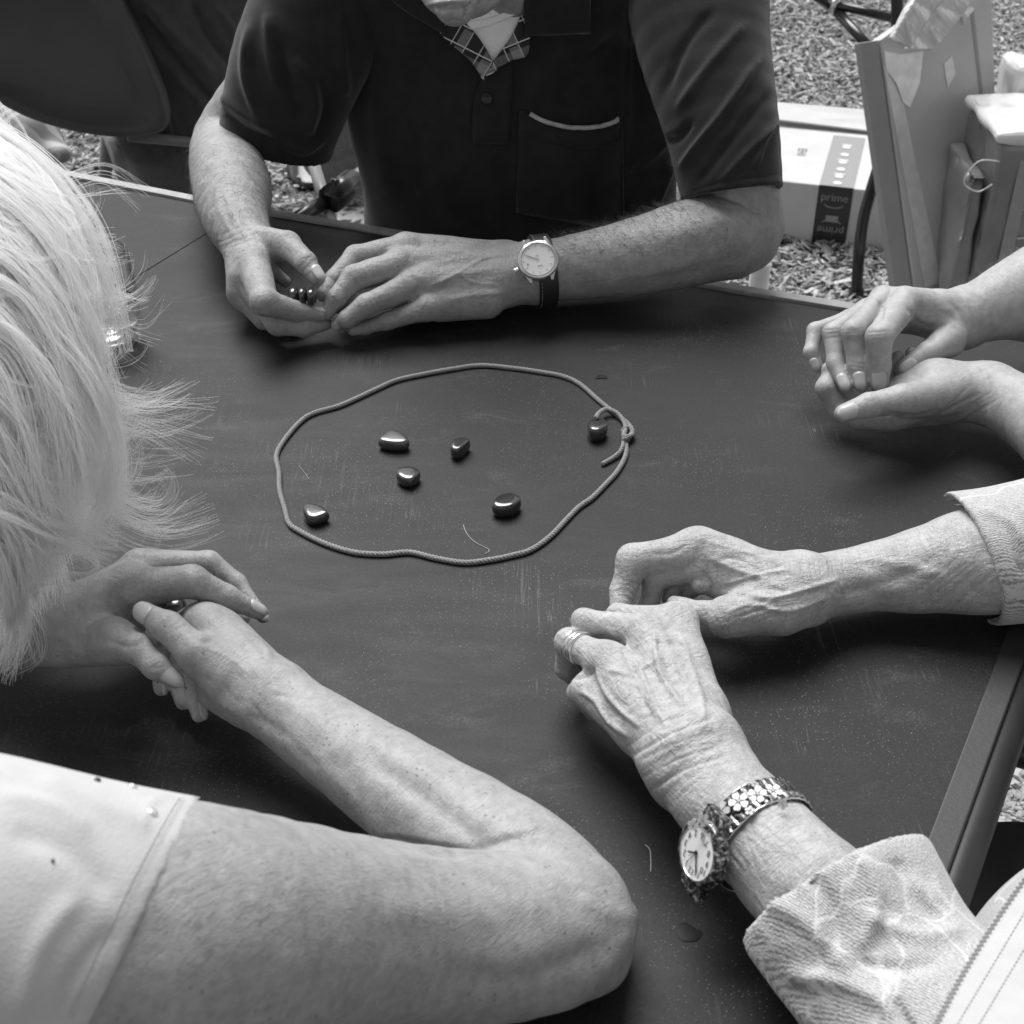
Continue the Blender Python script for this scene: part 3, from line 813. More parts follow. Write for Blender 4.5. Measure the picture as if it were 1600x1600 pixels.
# head bent over the table and neck
hd = [seg(JD(800, -30, 62, 1.345), JD(775, -110, 70, 1.29), .02), seg(JD(722, -40, 66, 1.24), JD(735, -160, 125, 1.26), .03), seg(JD(711, 7, 33, 1.165), JD(716, -22, 50, 1.20), .02),
      seg(JD(684, -20, 26, 1.19), JD(668, -90, 44, 1.22), .02), seg(JD(752, -14, 28, 1.20), JD(800, -110, 46, 1.25), .02),
      seg(JD(712, -32, 9, 1.150), JD(712, -30, 24, 1.170), .01), seg(JD(712, -64, 13, 1.125), JD(714, -120, 9, 1.14), .012),
      seg(JD(655, -100, 12, 1.26), JD(650, -130, 14, 1.27), .006), seg(JD(822, -100, 12, 1.28), JD(828, -130, 14, 1.29), .006)]
hs = [([(676, 12), (690, 12), (716, 9), (732, 14)], 2.5, -1.8), ([(690, 22), (705, 20), (722, 22)], 8, 1.5), ([(735, 5), (728, 18), (726, 28)], 2, -1.2), ([(665, 8), (690, 4), (700, 3), (735, 2)], 3, 1.2), ([(700, 34), (712, 30), (722, 36)], 1.6, -.8), ([(752, 20), (768, 6), (778, 0)], 3, .8), ([(650, 2), (668, -4)], 3, -1.2), ([(745, 8), (760, -2)], 2, -.8)]
hs += lines((700, 18), (712, 40), (7, -1), 5, 1.5, -.3, 2)
hs = [(p_, w_ * 1.3, a_ * 2) for p_, w_, a_ in hs]
MH = limb(hd, [], .0016, .004, hs, FW, kcap=.02)
mb = body_obj('body', [M1, M2, MH], SK_M, man)
bvM1, bvM2 = bvh_of(M1), bvh_of(M2)
nail(man, J(496, 435, 13, .057), J(478, 410, 16.5, .066), NM, .0125, .0125, -.75)
nail(man, J(500, 491, 12, .028), J(462, 487, 16.5, .034), NM, .0105, .011, -1.15)
nail(man, J(529, 507, 11, .018), J(543, 498, 14, .026), NM, .0100, .011, .15)

PO = cloth_mat('polo_fabric', .021, .2, 1300, .6, .85, .25)
def tgrid(prims, res, pad=.02):
    G_ = Grid(prims, res, pad)
    for q in prims: G_.add(q, q[4])
    return G_
tn = FW * .95 - UP * .1
torso = [seg(JD(772, 470, 190, 1.62), JD(782, 330, 190, 1.57), .04, (tn, .62)), seg(JD(782, 330, 190, 1.57), JD(795, 150, 235, 1.50), .04, (tn, .60)), seg(JD(795, 150, 235, 1.50), JD(785, -60, 245, 1.42), .04, (tn, .58)),
         seg(JD(640, -60, 120, 1.40), JD(520, -40, 105, 1.40), .04), seg(JD(930, -70, 120, 1.38), JD(1075, -70, 112, 1.34), .04), seg(JD(985, 120, 70, 1.45), JD(1005, 350, 52, 1.46), .03)]
G_ = tgrid(torso, .003)
V, F = G_.mesh(); V = smooth(V, F, 1); N = vnormals(V, F)
fs = [([(985, 0), (978, 120), (980, 200), (975, 330)], 7, 3.5), ([(890, 60), (850, 110), (826, 160)], 14, 3), ([(700, 130), (690, 240), (720, 350)], 26, 4), ([(640, 40), (600, 150), (610, 300)], 22, 4), ([(860, 220), (900, 300), (930, 345)], 16, 4), ([(780, 240), (800, 330)], 14, -4),
      ([(1044, 215), (1016, 248), (984, 272)], 6, 4), ([(1046, 256), (1032, 300), (1018, 334)], 6, 5), ([(750, 200), (720, 260), (650, 300)], 14, 3), ([(960, 60), (900, 120), (880, 160)], 12, -3)]
V = strokes(V, N, [(p_, w_, a_ * 1.7) for p_, w_, a_ in fs])
TOR = (V, F, np.stack([V[:, 2], V[:, 0], V[:, 1]], 1))
def sleeve(nodes, cutp, cutn, hole, res, st, k=.02, flat=None, extra=(), lump=0.0):
    nd = dense(nodes); pr = [seg(nd[i], nd[i + 1], .0015, flat) for i in range(len(nd) - 1)] + list(extra)
    G_ = tgrid(pr, res)
    if cutp is not None: G_.cut(cutp, cutn)
    if hole is not None:
        for q in hole: G_.sub(q)
    V, F = G_.mesh(); V = smooth(V, F, 1); N = vnormals(V, F)
    if lump:
        q = V * 1000
        V = V + N * ((np.sin(q[:, 0] / 17 + 1.4 * np.sin(q[:, 1] / 21)) * np.sin(q[:, 2] / 13 + q[:, 1] / 19)) * lump * .001)[:, None]
    V = strokes(V, N, st)
    ax = nrm(nodes[0][0] - nodes[-1][0]); b = nrm(np.cross(ax, [0, 0, 1.0])); c = np.cross(ax, b)
    return V, F, np.stack([V @ ax, V @ b, V @ c], 1)
sl_n = [JD(530, -30, 112, 1.40), JD(470, 90, 104, 1.42), JD(438, 190, 92, 1.455), JD(432, 230, 86, 1.47)]
stl = [([(392, 40), (385, 110), (402, 170), (425, 200)], 9, 4.5), ([(348, 150), (375, 172), (418, 200)], 8, 4), ([(350, 178), (385, 205), (430, 222)], 7, -3.5), ([(430, 60), (450, 130), (470, 190)], 10, -4), ([(460, 90), (490, 150), (480, 210)], 10, 4), ([(500, 120), (510, 170), (495, 215)], 8, -3), ([(530, 20), (535, 100), (540, 150)], 8, 3), ([(420, 20), (425, 90), (440, 140)], 10, 3), ([(440, 225), (475, 236), (505, 215)], 6, 3)]
stl = [(p_, w_, a_ * 1.6) for p_, w_, a_ in stl]
SL = sleeve(sl_n, JD(432, 226, 1, 1.47)[0], -.30 * RT - .93 * UP + .55 * FW, [seg(JD(432, 215, 74, 1.465), JD(405, 300, 78, 1.49))], .0025, stl, .03)
sr_n = [JD(1085, -60, 118, 1.34), JD(1098, 60, 104, 1.32), JD(1128, 200, 88, 1.295), JD(1146, 320, 77, 1.29)]
str_ = [([(1184, 92), (1132, 172), (1064, 260)], 8, 4.5), ([(1200, 150), (1150, 210), (1090, 285)], 9, -3), ([(1160, 40), (1110, 100), (1060, 170)], 10, 3.5), ([(1205, 200), (1170, 235), (1130, 280)], 6, 3), ([(1110, 20), (1070, 70), (1040, 140)], 10, -3), ([(1080, 190), (1060, 215), (1040, 218)], 8, -4), ([(1075, 303), (1130, 284), (1222, 272)], 2.5, -1.2), ([(1215, 190), (1195, 215), (1180, 262)], 6, 3)]
str_ = [(p_, w_ * (.8 if w_ > 3 else 1), a_ * (1.25 if w_ > 3 else 1)) for p_, w_, a_ in str_]
SR = sleeve(sr_n, JD(1146, 304, 1, 1.29)[0], .12 * RT - .98 * UP + .10 * FW, [seg(JD(1143, 275, 69, 1.29), JD(1150, 380, 70, 1.29))], .0025, str_, .03)
polo = body_obj('polo_shirt', [TOR, SL, SR], PO, man)
bT, bSL, bSR = bvh_of(TOR), bvh_of(SL), bvh_of(SR)
TRIM = NT('plaid_cloth'); _c = TRIM.coord(attr='uvp')
def plaid():
    t = TRIM; sx = t.n('ShaderNodeSeparateXYZ'); t.l(_c, sx.inputs[0])
    def band(o, f, lo, hi, v0, v1, ph=0.0):
        m = t.math('FRACT', t.math('ADD', t.math('MULTIPLY', o, f), ph)); return t.ramp(m, [(0, v0), (lo, v0), (lo + .01, v1), (hi, v1), (hi + .01, v0)])
    base = t.mix(.5, band(sx.outputs[0], 1 / 46, .3, .62, .02, .30), band(sx.outputs[1], 1 / 60, .35, .6, .02, .20))
    l1 = band(sx.outputs[0], 1 / 23, .45, .52, 0, .8, .2); l2 = band(sx.outputs[1], 1 / 30, .45, .51, 0, 1, .1); l3 = band(sx.outputs[1], 1 / 30, .52, .60, 0, 1, .1)
    base = t.mix(l3, base, .01); base = t.mix(l1, base, .6); base = t.mix(l2, base, .62); t.col(base); t.b.inputs['Roughness'].default_value = .9
plaid(); TRIM = TRIM.m
TEE = cloth_mat('white_tee', .80, .05, 900, .3)
def patch(name, poly_grid, bv, mat, parent, off=.001, thick=.0015, uv=None, sm=True, **k):
    V, F = drape(bv, poly_grid, off, thick); o = mesh_obj(name, V, F, mat, parent, sm, **k)
    P = np.array([p for r in poly_grid for p in r], float); P = np.concatenate([P, P])
    if uv: a = uv; P = P @ np.array([[math.cos(a), -math.sin(a)], [math.sin(a), math.cos(a)]])
    at = o.data.attributes.new('uvp', 'FLOAT_VECTOR', 'POINT'); at.data.foreach_set('vector', np.c_[P, np.zeros(len(P))].astype(np.float32).ravel())
    at = o.data.attributes.new('worldco', 'FLOAT_VECTOR', 'POINT'); at.data.foreach_set('vector', V.astype(np.float32).ravel())
    return o
def stripgrid(A, B, n=14, m=6):      # grid between two px polylines
    A = np.array(spline(A, 6)) if len(A) > 2 else np.array(A, float); B = np.array(spline(B, 6)) if len(B) > 2 else np.array(B, float)
    def rs(P):
        d = np.r_[0, np.cumsum(np.linalg.norm(np.diff(P, axis=0), axis=1))]; s = np.linspace(0, d[-1], n); return np.stack([np.interp(s, d, P[:, i]) for i in (0, 1)], 1)
    a, b = rs(A), rs(B); return [[tuple(a[j] * (1 - v) + b[j] * v) for j in range(n)] for v in np.linspace(0, 1, m)]
bT_ = [bT]
patch('undershirt', stripgrid([(715, -10), (735, 60), (768, 96)], [(830, -10), (812, 50), (768, 100)], 18, 12), bT_, TEE, man, .004, .002)
patch('undershirt_neckband', stripgrid([(728, 46), (772, 34), (828, 8)], [(728, 30), (772, 23), (822, -4)], 16, 5), bT_, TEE, man, .007, .002)
patch('plaid_collar', stripgrid([(692, 20), (728, 30), (770, 92), (757, 120)], [(690, 45), (706, 62), (738, 92), (756, 122)], 22, 8), bT_, TRIM, man, .009, .002, uv=.5)
patch('plaid_collar', stripgrid([(824, -6), (800, 50), (772, 92), (757, 120)], [(826, 30), (823, 80), (795, 92), (757, 122)], 22, 8), bT_, TRIM, man, .009, .002, uv=-.4)
patch('shirt_collar', stripgrid([(820, -30), (870, -34), (926, -34)], [(819, 49), (870, 44), (922, 38)], 16, 12), bT_, PO, man, .012, .003)
patch('shirt_collar', stripgrid([(640, -40), (660, -30), (690, 0)], [(600, -20), (640, 12), (700, 48)], 16, 10), bT_, PO, man, .010, .003)
patch('placket', stripgrid([(757, 116), (744, 145), (739, 180), (740, 222)], [(800, 92), (800, 140), (797, 180), (794, 224)], 18, 8), bT_, PO, man, .0025, .002)
b = MB(); p, n = hit(bT, 761, 153); b.lathe(p + n * .0045, [(.0005, .0022), (.003, .002), (.0042, .003), (.0052, .003), (.0058, .0018), (.0058, 0), (.001, 0)], n, 24)
b.obj('button', plain('dark_button', .012, .45), man, smooth=True)
pk_top = [(811, 172), (828, 178), (850, 190), (885, 199), (925, 200), (955, 193), (974, 184)]
pk_bot = [(808, 330), (850, 338), (900, 345), (945, 349), (976, 350)]
patch('chest_pocket', stripgrid(pk_top, pk_bot, 26, 16), bT_, PO, man, .0025, .0022)
patch('pocket_hem', stripgrid(pk_top, [(811, 200), (830, 210), (850, 220), (885, 230), (925, 230), (955, 224), (974, 214)], 26, 5), bT_, PO, man, .0040, .0018)
b = MB(); tp = []
for q in spline([(827, 176), (850, 189), (885, 198), (925, 199), (950, 194), (971, 186)], 6):
    p, n = hit(bT, *q); tp.append(p + n * .0075)
b.tube(tp, .0024, 8); o = b.obj('pocket_piping', plain('light_piping', .42, .8, var=.5, scale=110), man, smooth=True)
at = o.data.attributes.new('uvp', 'FLOAT_VECTOR', 'POINT'); q = np.array([v for v in b.V]) * 2600; at.data.foreach_set('vector', q.astype(np.float32).ravel())
# short dark hairs on his forearms
HM = plain('arm_hair', .10, .6)
def arm_hair(part, pxbox, n, L, dirpx, mat, parent, name='arm_hair', rad=.00005, w=None):
    V, F = part[0], part[1]; N = vnormals(V, F); px, dep = proj(V)
    m = np.where((px[:, 0] > pxbox[0]) & (px[:, 0] < pxbox[2]) & (px[:, 1] > pxbox[1]) & (px[:, 1] < pxbox[3]) & ((N * -FW).sum(1) > -.35))[0]
    if w is not None: m = m[w(px[m], N[m])]
    idx = rng.choice(m, n); P = V[idx]; Nn = N[idx]
    dv = RT * dirpx[0] - UP * dirpx[1]
    d = Nn * .35 + dv * .8 + rng.normal(0, .28, (n, 3)); d -= Nn * np.minimum(0, (d * Nn).sum(1))[:, None]; d /= np.linalg.norm(d, axis=1)[:, None]
    ln = L * rng.uniform(.4, 1.1, n); t = np.linspace(0, 1, 5)
    bend = rng.normal(0, .25, (n, 3)) - Nn * .25
    C = P[:, None] + d[:, None] * (ln[:, None] * t)[..., None] + bend[:, None] * (ln[:, None] * t ** 2)[..., None]
    return hair_obj(name, C, rad, mat, parent, kind='stuff')
arm_hair(M1, (295, 225, 430, 400), 1500, .013, (.25, .9), HM, man, rad=.00008)
arm_hair(M2, (860, 290, 1140, 400), 1100, .012, (-.8, -.35), HM, man, rad=.00008)

# ---------------------------------------------------------------- white-haired woman
wom = empty('person', (-.42, .55, 0), 'white-haired woman in a pale t-shirt with clasped hands and an elbow on the table', 'person')
w1arm = chn((-160, 1010, 72, .05), (20, 985, 60, .045), (110, 978, 62, .045))
segs = chain(dense(w1arm), .0015)
segs += [seg(w1arm[2], J(165, 968, 62, .046), .02), seg(J(150, 960, 50, .05), J(206, 912, 36, .066), .015), seg(J(160, 940, 44, .05), J(222, 890, 30, .058), .015), seg(J(150, 1000, 42, .045), J(205, 1010, 28, .058), .012), seg(J(170, 960, 40, .04), J(230, 910, 26, .04), .015)]
f = [chn((206, 920, 33, .070), (300, 908, 25, .080), (354, 934, 19, .066), (404, 956, 12.5, .052)),
     chn((218, 886, 27, .060), (326, 880, 19.5, .062), (370, 912, 15, .052), (411, 964, 10.5, .040)),
     chn((225, 895, 25, .040), (315, 892, 16, .036), (350, 930, 14, .03), (380, 965, 11, .02)),
     chn((175, 1000, 36, .056), (214, 1014, 23, .068), (243, 1041, 20, .064), (274, 1063, 12.5, .058))]
st = [([(205, 945), (235, 940), (265, 935), (300, 925)], 4, -.6), ([(185, 935), (210, 965), (196, 990)], 5, -1.6), ([(200, 955), (212, 970), (205, 985)], 4, 1.2)]
st += lines((228, 1030), (246, 1022), (3, 6), 4, 2, -.6, 1.5) + lines((285, 890), (300, 888), (7, 2), 4, 1.8, -.3, 2) + lines((345, 920), (365, 917), (4, 4), 3, 1.4, -.3, 1)
st += lines((60, 930), (70, 1030), (9, 0), 11, 2.4, -.35, 3, 6) + [([(165, 1000), (200, 1010), (226, 1000)], 5, -.9)]
W1 = limb(segs, f, .0012, .006, st, w1arm[2][0] - w1arm[1][0], .25)
w2arm = [JD(-60, 1440, 225, .492), JD(150, 1448, 212, .507), JD(330, 1455, 190, .530)] + chn((600, 1462, 144, .085), (800, 1462, 126, .050), (880, 1448, 114, .040))
w2fore = chn((872, 1438, 116, .040), (790, 1352, 104, .045), (680, 1272, 88, .046), (565, 1192, 72, .046), (470, 1125, 60, .046), (425, 1090, 57, .048))
segs = chain(dense(w2arm), .0015) + chain(dense(w2fore), .004) + [seg(J(955, 1436, 42, .024), J(930, 1500, 50, .028), .03)]
segs += [seg(w2fore[-1], J(380, 1068, 50, .050), .02)]
for a, n in (((400, 1060, 44, .055), (322, 978, 36, .064)), ((405, 1062, 42, .052), (350, 988, 32, .058)), ((410, 1065, 42, .048), (376, 1008, 28, .048)), ((385, 1090, 46, .045), (345, 1075, 38, .042)), ((385, 1070, 44, .05), (312, 1026, 31, .066))):
    segs.append(seg(J(*a), J(*n), .014))
f = [chn((350, 1050, 40, .060), (306, 1018, 29, .072), (262, 979, 23, .080), (226, 957, 17, .079)),
     chn((318, 972, 34, .058), (285, 975, 22, .036), (250, 1030, 14, .022), (252, 1076, 11.5, .016)),
     chn((340, 990, 30, .050), (285, 1030, 18, .026), (277, 1065, 15.5, .020), (287, 1096, 13.5, .016)),
     chn((365, 1010, 28, .040), (305, 1060, 18, .022), (304, 1090, 15, .018), (311, 1117, 13, .015))]
st = lines((246, 970), (268, 955), (5, 5), 5, 1.6, -.6, 1) + [([(300, 1000), (318, 1005), (332, 1000)], 4, -.4), ([(296, 985), (312, 998), (330, 1003)], 3, -.8), ([(330, 1015), (360, 1028), (385, 1050)], 5, .8), ([(392, 980), (410, 1005), (425, 1030)], 4, .9), ([(350, 970), (385, 1000), (410, 1035)], 4, .6)]
st += lines((325, 1060), (350, 1085), (12, 7), 6, 3, -.4, 4) + [([(300, 1065), (340, 1095), (385, 1125)], 7, .6), ([(385, 1115), (440, 1145), (500, 1200)], 9, -1.0), ([(440, 1150), (500, 1190), (560, 1260)], 12, 1.0)]
st += lines((420, 1060), (480, 1080), (3, 9), 4, 3, -.3, 3) + lines((600, 1312), (720, 1328), (10, 3), 2, 5, -1.5, 2)
st += [([(590, 1313), (650, 1326), (720, 1330), (790, 1312), (850, 1300)], 7, -2.2), ([(570, 1180), (640, 1230), (720, 1290), (760, 1320)], 18, -2), ([(900, 1405), (950, 1425), (992, 1440)], 16, 1.2), ([(950, 1475), (880, 1505), (800, 1530), (720, 1520)], 20, -1.8), ([(985, 1450), (950, 1510), (890, 1555)], 14, 1.2), ([(600, 1420), (750, 1420), (860, 1400)], 30, 1.2)]
W2 = limb(segs, f, .0015, .006, st, w2fore[2][0] - w2fore[3][0], .35)
WHD = limb([seg(JD(-70, 470, 130, .85), JD(-60, 720, 130, .86), .03)], [], .003)
body_obj('body', [W1, W2, WHD], SK_W, wom)
nail(wom, J(404, 956, 12.5, .052), J(354, 934, 19, .066), NM, .0088, .012, -.75)
nail(wom, J(411, 964, 10.5, .040), J(370, 912, 15, .052), NM, .0075, .010, -.3)
nail(wom, J(226, 957, 17, .079), J(262, 979, 23, .080), NM, .0135, .0145, -.1)
nail(wom, J(274, 1063, 12.5, .058), J(243, 1041, 20, .064), NM, .0115, .0155, -.25)
for a, c in (((252, 1076, 11.5, .016), (250, 1030, 14, .022)), ((287, 1096, 13.5, .016), (277, 1065, 15.5, .020)), ((311, 1117, 13, .015), (304, 1090, 15, .018))):
    nail(wom, J(*a), J(*c), NM, .0100, .010, -1.2)
TS = cloth_mat('pale_tshirt', .46, .05, 700, .3, .9, .2)
tsn = [JD(340, 1456, 196, .529), JD(150, 1445, 219, .507), JD(-60, 1440, 262, .492), JD(-260, 1440, 300, .50)]
sts = [([(60, 1215), (150, 1250), (230, 1290)], 16, 1.6), ([(20, 1300), (110, 1330), (170, 1400)], 20, -2), ([(120, 1400), (60, 1480), (30, 1590)], 18, 2), ([(180, 1450), (120, 1520), (90, 1600)], 14, -1.5), ([(288, 1236), (200, 1400), (95, 1600)], 1.6, -.30), ([(281, 1232), (193, 1396), (88, 1600)], 1.6, -.25), ([(262, 1240), (230, 1260), (225, 1300)], 5, .8), ([(0, 1240), (90, 1262), (140, 1300)], 12, 1.5)]
TSP = sleeve(tsn, JD(224, 1424, 1, .51)[0], .89 * RT - .45 * UP + .12 * FW, [seg(JD(250, 1455, 190, .517), JD(500, 1470, 190, .55))], .0022, sts, .03)
body_obj('t_shirt', [TSP], TS, wom)
bTS = bvh_of(TSP)
patch('hem', stripgrid([(311, 1249), (286, 1292), (230, 1400), (139, 1598)], [(288, 1244), (264, 1286), (208, 1390), (114, 1592)], 40, 5), [bTS], TS, wom, .0004, .0007)
def stitches(pl, step, r, mat, parent, bvs, off, ln=.5):
    P = np.array(spline(pl, 12)); dd = np.r_[0, np.cumsum(np.linalg.norm(np.diff(P, axis=0), axis=1))]; b = MB()
    for s_ in np.arange(0, dd[-1], step):
        q = []
        for u in (s_, s_ + step * ln):
            x, y = np.interp(u, dd, P[:, 0]), np.interp(u, dd, P[:, 1]); hs_ = [hit(bb, x, y) for bb in bvs]; hs_ = [h for h in hs_ if h[0] is not None]
            if hs_: p, n = min(hs_, key=lambda k: (k[0] - CAM) @ FW); q.append(p + n * off)
        if len(q) == 2: b.tube(q, r, 4)
    return b.obj('stitching', mat, parent, kind='stuff')
STM = plain('stitch_thread', .30, .8)
stitches([(286, 1250), (262, 1290), (206, 1394), (112, 1590)], 6, .00022, STM, wom, [bTS], .0012); stitches([(280, 1248), (256, 1287), (200, 1391), (106, 1588)], 6, .00022, STM, wom, [bTS], .0003)
GEM = NT('rhinestone'); GEM.b.inputs['Base Color'].default_value = g(.8); GEM.b.inputs['Metallic'].default_value = .6; GEM.b.inputs['Roughness'].default_value = .12; GEM = GEM.m
DKG = plain('dark_stud', .03, .2)
for (x, y, r, m) in ((238, 1270, .0024, GEM), (207, 1230, .0018, GEM), (152, 1220, .0013, DKG), (90, 1196, .0012, DKG), (280, 1236, .0014, DKG), (82, 1346, .0006, DKG)):
    p, n = hit(bTS, x, y)
    if p is None: continue
    b = MB(); b.lathe(p, [(r, -.0002), (r, .0004), (r * .7, .0011), (.0001, .0013)], n, 14); b.obj('stud', m, wom, smooth=True)
# hair
HR = NT('white_hair'); HR.b.inputs['Base Color'].default_value = g(.90); HR.b.inputs['Roughness'].default_value = .45; HR.b.inputs['Specular IOR Level'].default_value = .5

_a = HR.n('ShaderNodeHairInfo'); HR.col(HR.ramp(_a.outputs['Random'], [(0, .88), (.4, .97), (1, .99)])); HR.b.inputs['Roughness'].default_value = .38
_t = HR.n('ShaderNodeBsdfTranslucent'); _t.inputs['Color'].default_value = g(.98); _m = HR.n('ShaderNodeMixShader'); _m.inputs[0].default_value = .5
HR.l(HR.b.outputs[0], _m.inputs[1]); HR.l(_t.outputs[0], _m.inputs[2]); HR.l(_m.outputs[0], HR.out.inputs[0]); HR = HR.m
HBM = plain('hair_underlayer', .72, .8, var=.1, scale=20)
hp = [seg(JD(-100, 420, 165, .86), JD(-80, 560, 165, .86), .04), seg(JD(-80, 560, 165, .86), JD(-80, 740, 140, .87), .04)]
HB = limb(hp, [], .003, kcap=.04)
body_obj('hair_base', [HB], HBM, wom)
def hdepth(x, y):
    r2 = ((x + 60) / 235) ** 2 + ((y - 600) / 400) ** 2
    return .83 - .085 * math.sqrt(max(0, 1 - r2))
guides = [  # px polyline, count, spread at root, spread at tip, extra depth
 ([(-90, 190), (0, 240), (75, 310), (125, 400), (150, 500)], 700, 30, 16, 0), ([(-90, 230), (0, 270), (80, 350), (130, 450), (160, 560)], 700, 34, 22, 0), ([(-90, 300), (-10, 320), (70, 400), (125, 520), (160, 640)], 700, 40, 24, 0),
 ([(-90, 380), (0, 390), (70, 470), (120, 590), (150, 710)], 700, 40, 26, 0), ([(-90, 450), (0, 470), (60, 560), (100, 680), (120, 790)], 700, 40, 28, 0), ([(-90, 540), (-10, 560), (40, 650), (70, 760), (90, 850)], 700, 40, 26, 0),
 ([(-90, 640), (-20, 670), (20, 760), (50, 850), (60, 920)], 500, 40, 24, 0), ([(20, 480), (100, 560), (150, 680), (165, 780), (140, 835)], 600, 26, 22, -.005), ([(40, 440), (120, 540), (172, 660), (180, 760), (150, 820)], 420, 16, 12, -.008),
 ([(-60, 760), (10, 790), (70, 825), (130, 845), (185, 852)], 380, 24, 9, -.005), ([(-60, 800), (0, 850), (60, 862), (130, 866), (158, 885), (130, 903), (70, 898)], 60, 4, 5, -.01), ([(-70, 700), (0, 790), (60, 860), (105, 900), (133, 922)], 70, 5, 2.5, -.012),
 ([(-60, 760), (-10, 840), (20, 920), (30, 990), (0, 1050)], 320, 26, 16, 0), ([(-80, 820), (-30, 900), (0, 980), (-20, 1060)], 300, 30, 22, 0),
 ([(40, 470), (110, 560), (170, 612), (235, 632), (296, 612)], 130, 22, 12, 0), ([(30, 500), (100, 580), (165, 628), (240, 655), (325, 625)], 90, 22, 16, 0), ([(40, 520), (120, 600), (190, 650), (250, 675), (322, 708)], 60, 22, 12, 0),
 ([(60, 540), (130, 610), (190, 660), (240, 655), (335, 668)], 50, 16, 14, 0), ([(60, 600), (140, 700), (200, 770), (255, 780), (262, 752), (240, 740)], 80, 16, 7, 0), ([(60, 620), (130, 720), (190, 795), (260, 820), (338, 797)], 110, 18, 12, 0),
 ([(60, 640), (130, 740), (200, 805), (255, 815), (300, 775)], 60, 16, 14, 0), ([(70, 560), (150, 650), (200, 715), (260, 722), (300, 718)], 30, 18, 14, 0), ([(60, 640), (130, 760), (190, 800), (240, 835), (285, 852)], 24, 16, 18, 0),
 ([(-40, 260), (40, 300), (110, 340), (130, 400), (150, 470)], 120, 26, 20, .0), ([(-20, 240), (60, 290), (110, 288), (160, 275), (205, 300), (232, 318)], 12, 10, 6, .01), ([(0, 290), (90, 305), (150, 302), (208, 296)], 8, 10, 5, .01),
 ([(20, 300), (90, 330), (130, 360), (158, 420), (172, 470)], 120, 16, 14, 0), ([(30, 340), (100, 380), (150, 430), (170, 500), (172, 560)], 160, 18, 12, 0), ([(20, 330), (60, 350), (110, 380), (150, 395), (175, 412)], 20, 12, 12, .0),
 ([(100, 440), (150, 480), (190, 500), (230, 510), (270, 468)], 4, 10, 8, 0), ([(100, 420), (150, 470), (200, 505), (258, 530)], 8, 14, 8, 0), ([(60, 560), (150, 640), (170, 700), (190, 640), (200, 660)], 16, 20, 24, 0),
 ([(-60, 130), (-10, 160), (30, 190), (52, 240), (55, 275)], 12, 14, 10, 0), ([(-60, 100), (-20, 150), (5, 190), (2, 250)], 10, 14, 8, 0), ([(-30, 880), (20, 940), (60, 1000), (50, 1030), (0, 1052)], 24, 14, 12, 0)]
for i in range(70):
    x0, y0 = rng.uniform(60, 140), rng.uniform(400, 830); ln = rng.uniform(70, 190); an = rng.uniform(-.1, 1.1) if y0 < 560 else rng.uniform(-.7, .9); bd = rng.normal(-.7, .8)
    P_ = [(x0, y0)]; aa = an + .7
    for s_ in range(5):
        P_.append((P_[-1][0] + ln / 5 * math.cos(aa), P_[-1][1] + ln / 5 * math.sin(aa))); aa += bd / 5 - .14
    guides.append((P_, int(rng.integers(3, 16)), 14, 10, 0))
for i in range(110):
    x0, y0 = rng.uniform(-60, 80), rng.uniform(240, 800); P_ = [(x0, y0)]; aa = rng.uniform(.5, 1.9); bd = rng.normal(0, 1.2)
    for s_ in range(5):
        P_.append((P_[-1][0] + 34 * math.cos(aa), P_[-1][1] + 34 * math.sin(aa))); aa += bd / 5
    guides.append((P_, int(rng.integers(14, 60)), 3, 8, -.010))
for x0, y0, x1, y1 in ((-20, 780, 40, 1010), (10, 800, 70, 960), (-30, 800, 20, 1040), (30, 820, 95, 930), (0, 830, -10, 1050), (40, 760, 120, 880)):
    guides.append(([(x0, y0), (x0 + (x1 - x0) * .5 + 14, (y0 + y1) / 2), (x1, y1)], 160, 16, 14, 0))
CU = []; CR = []
K = 18
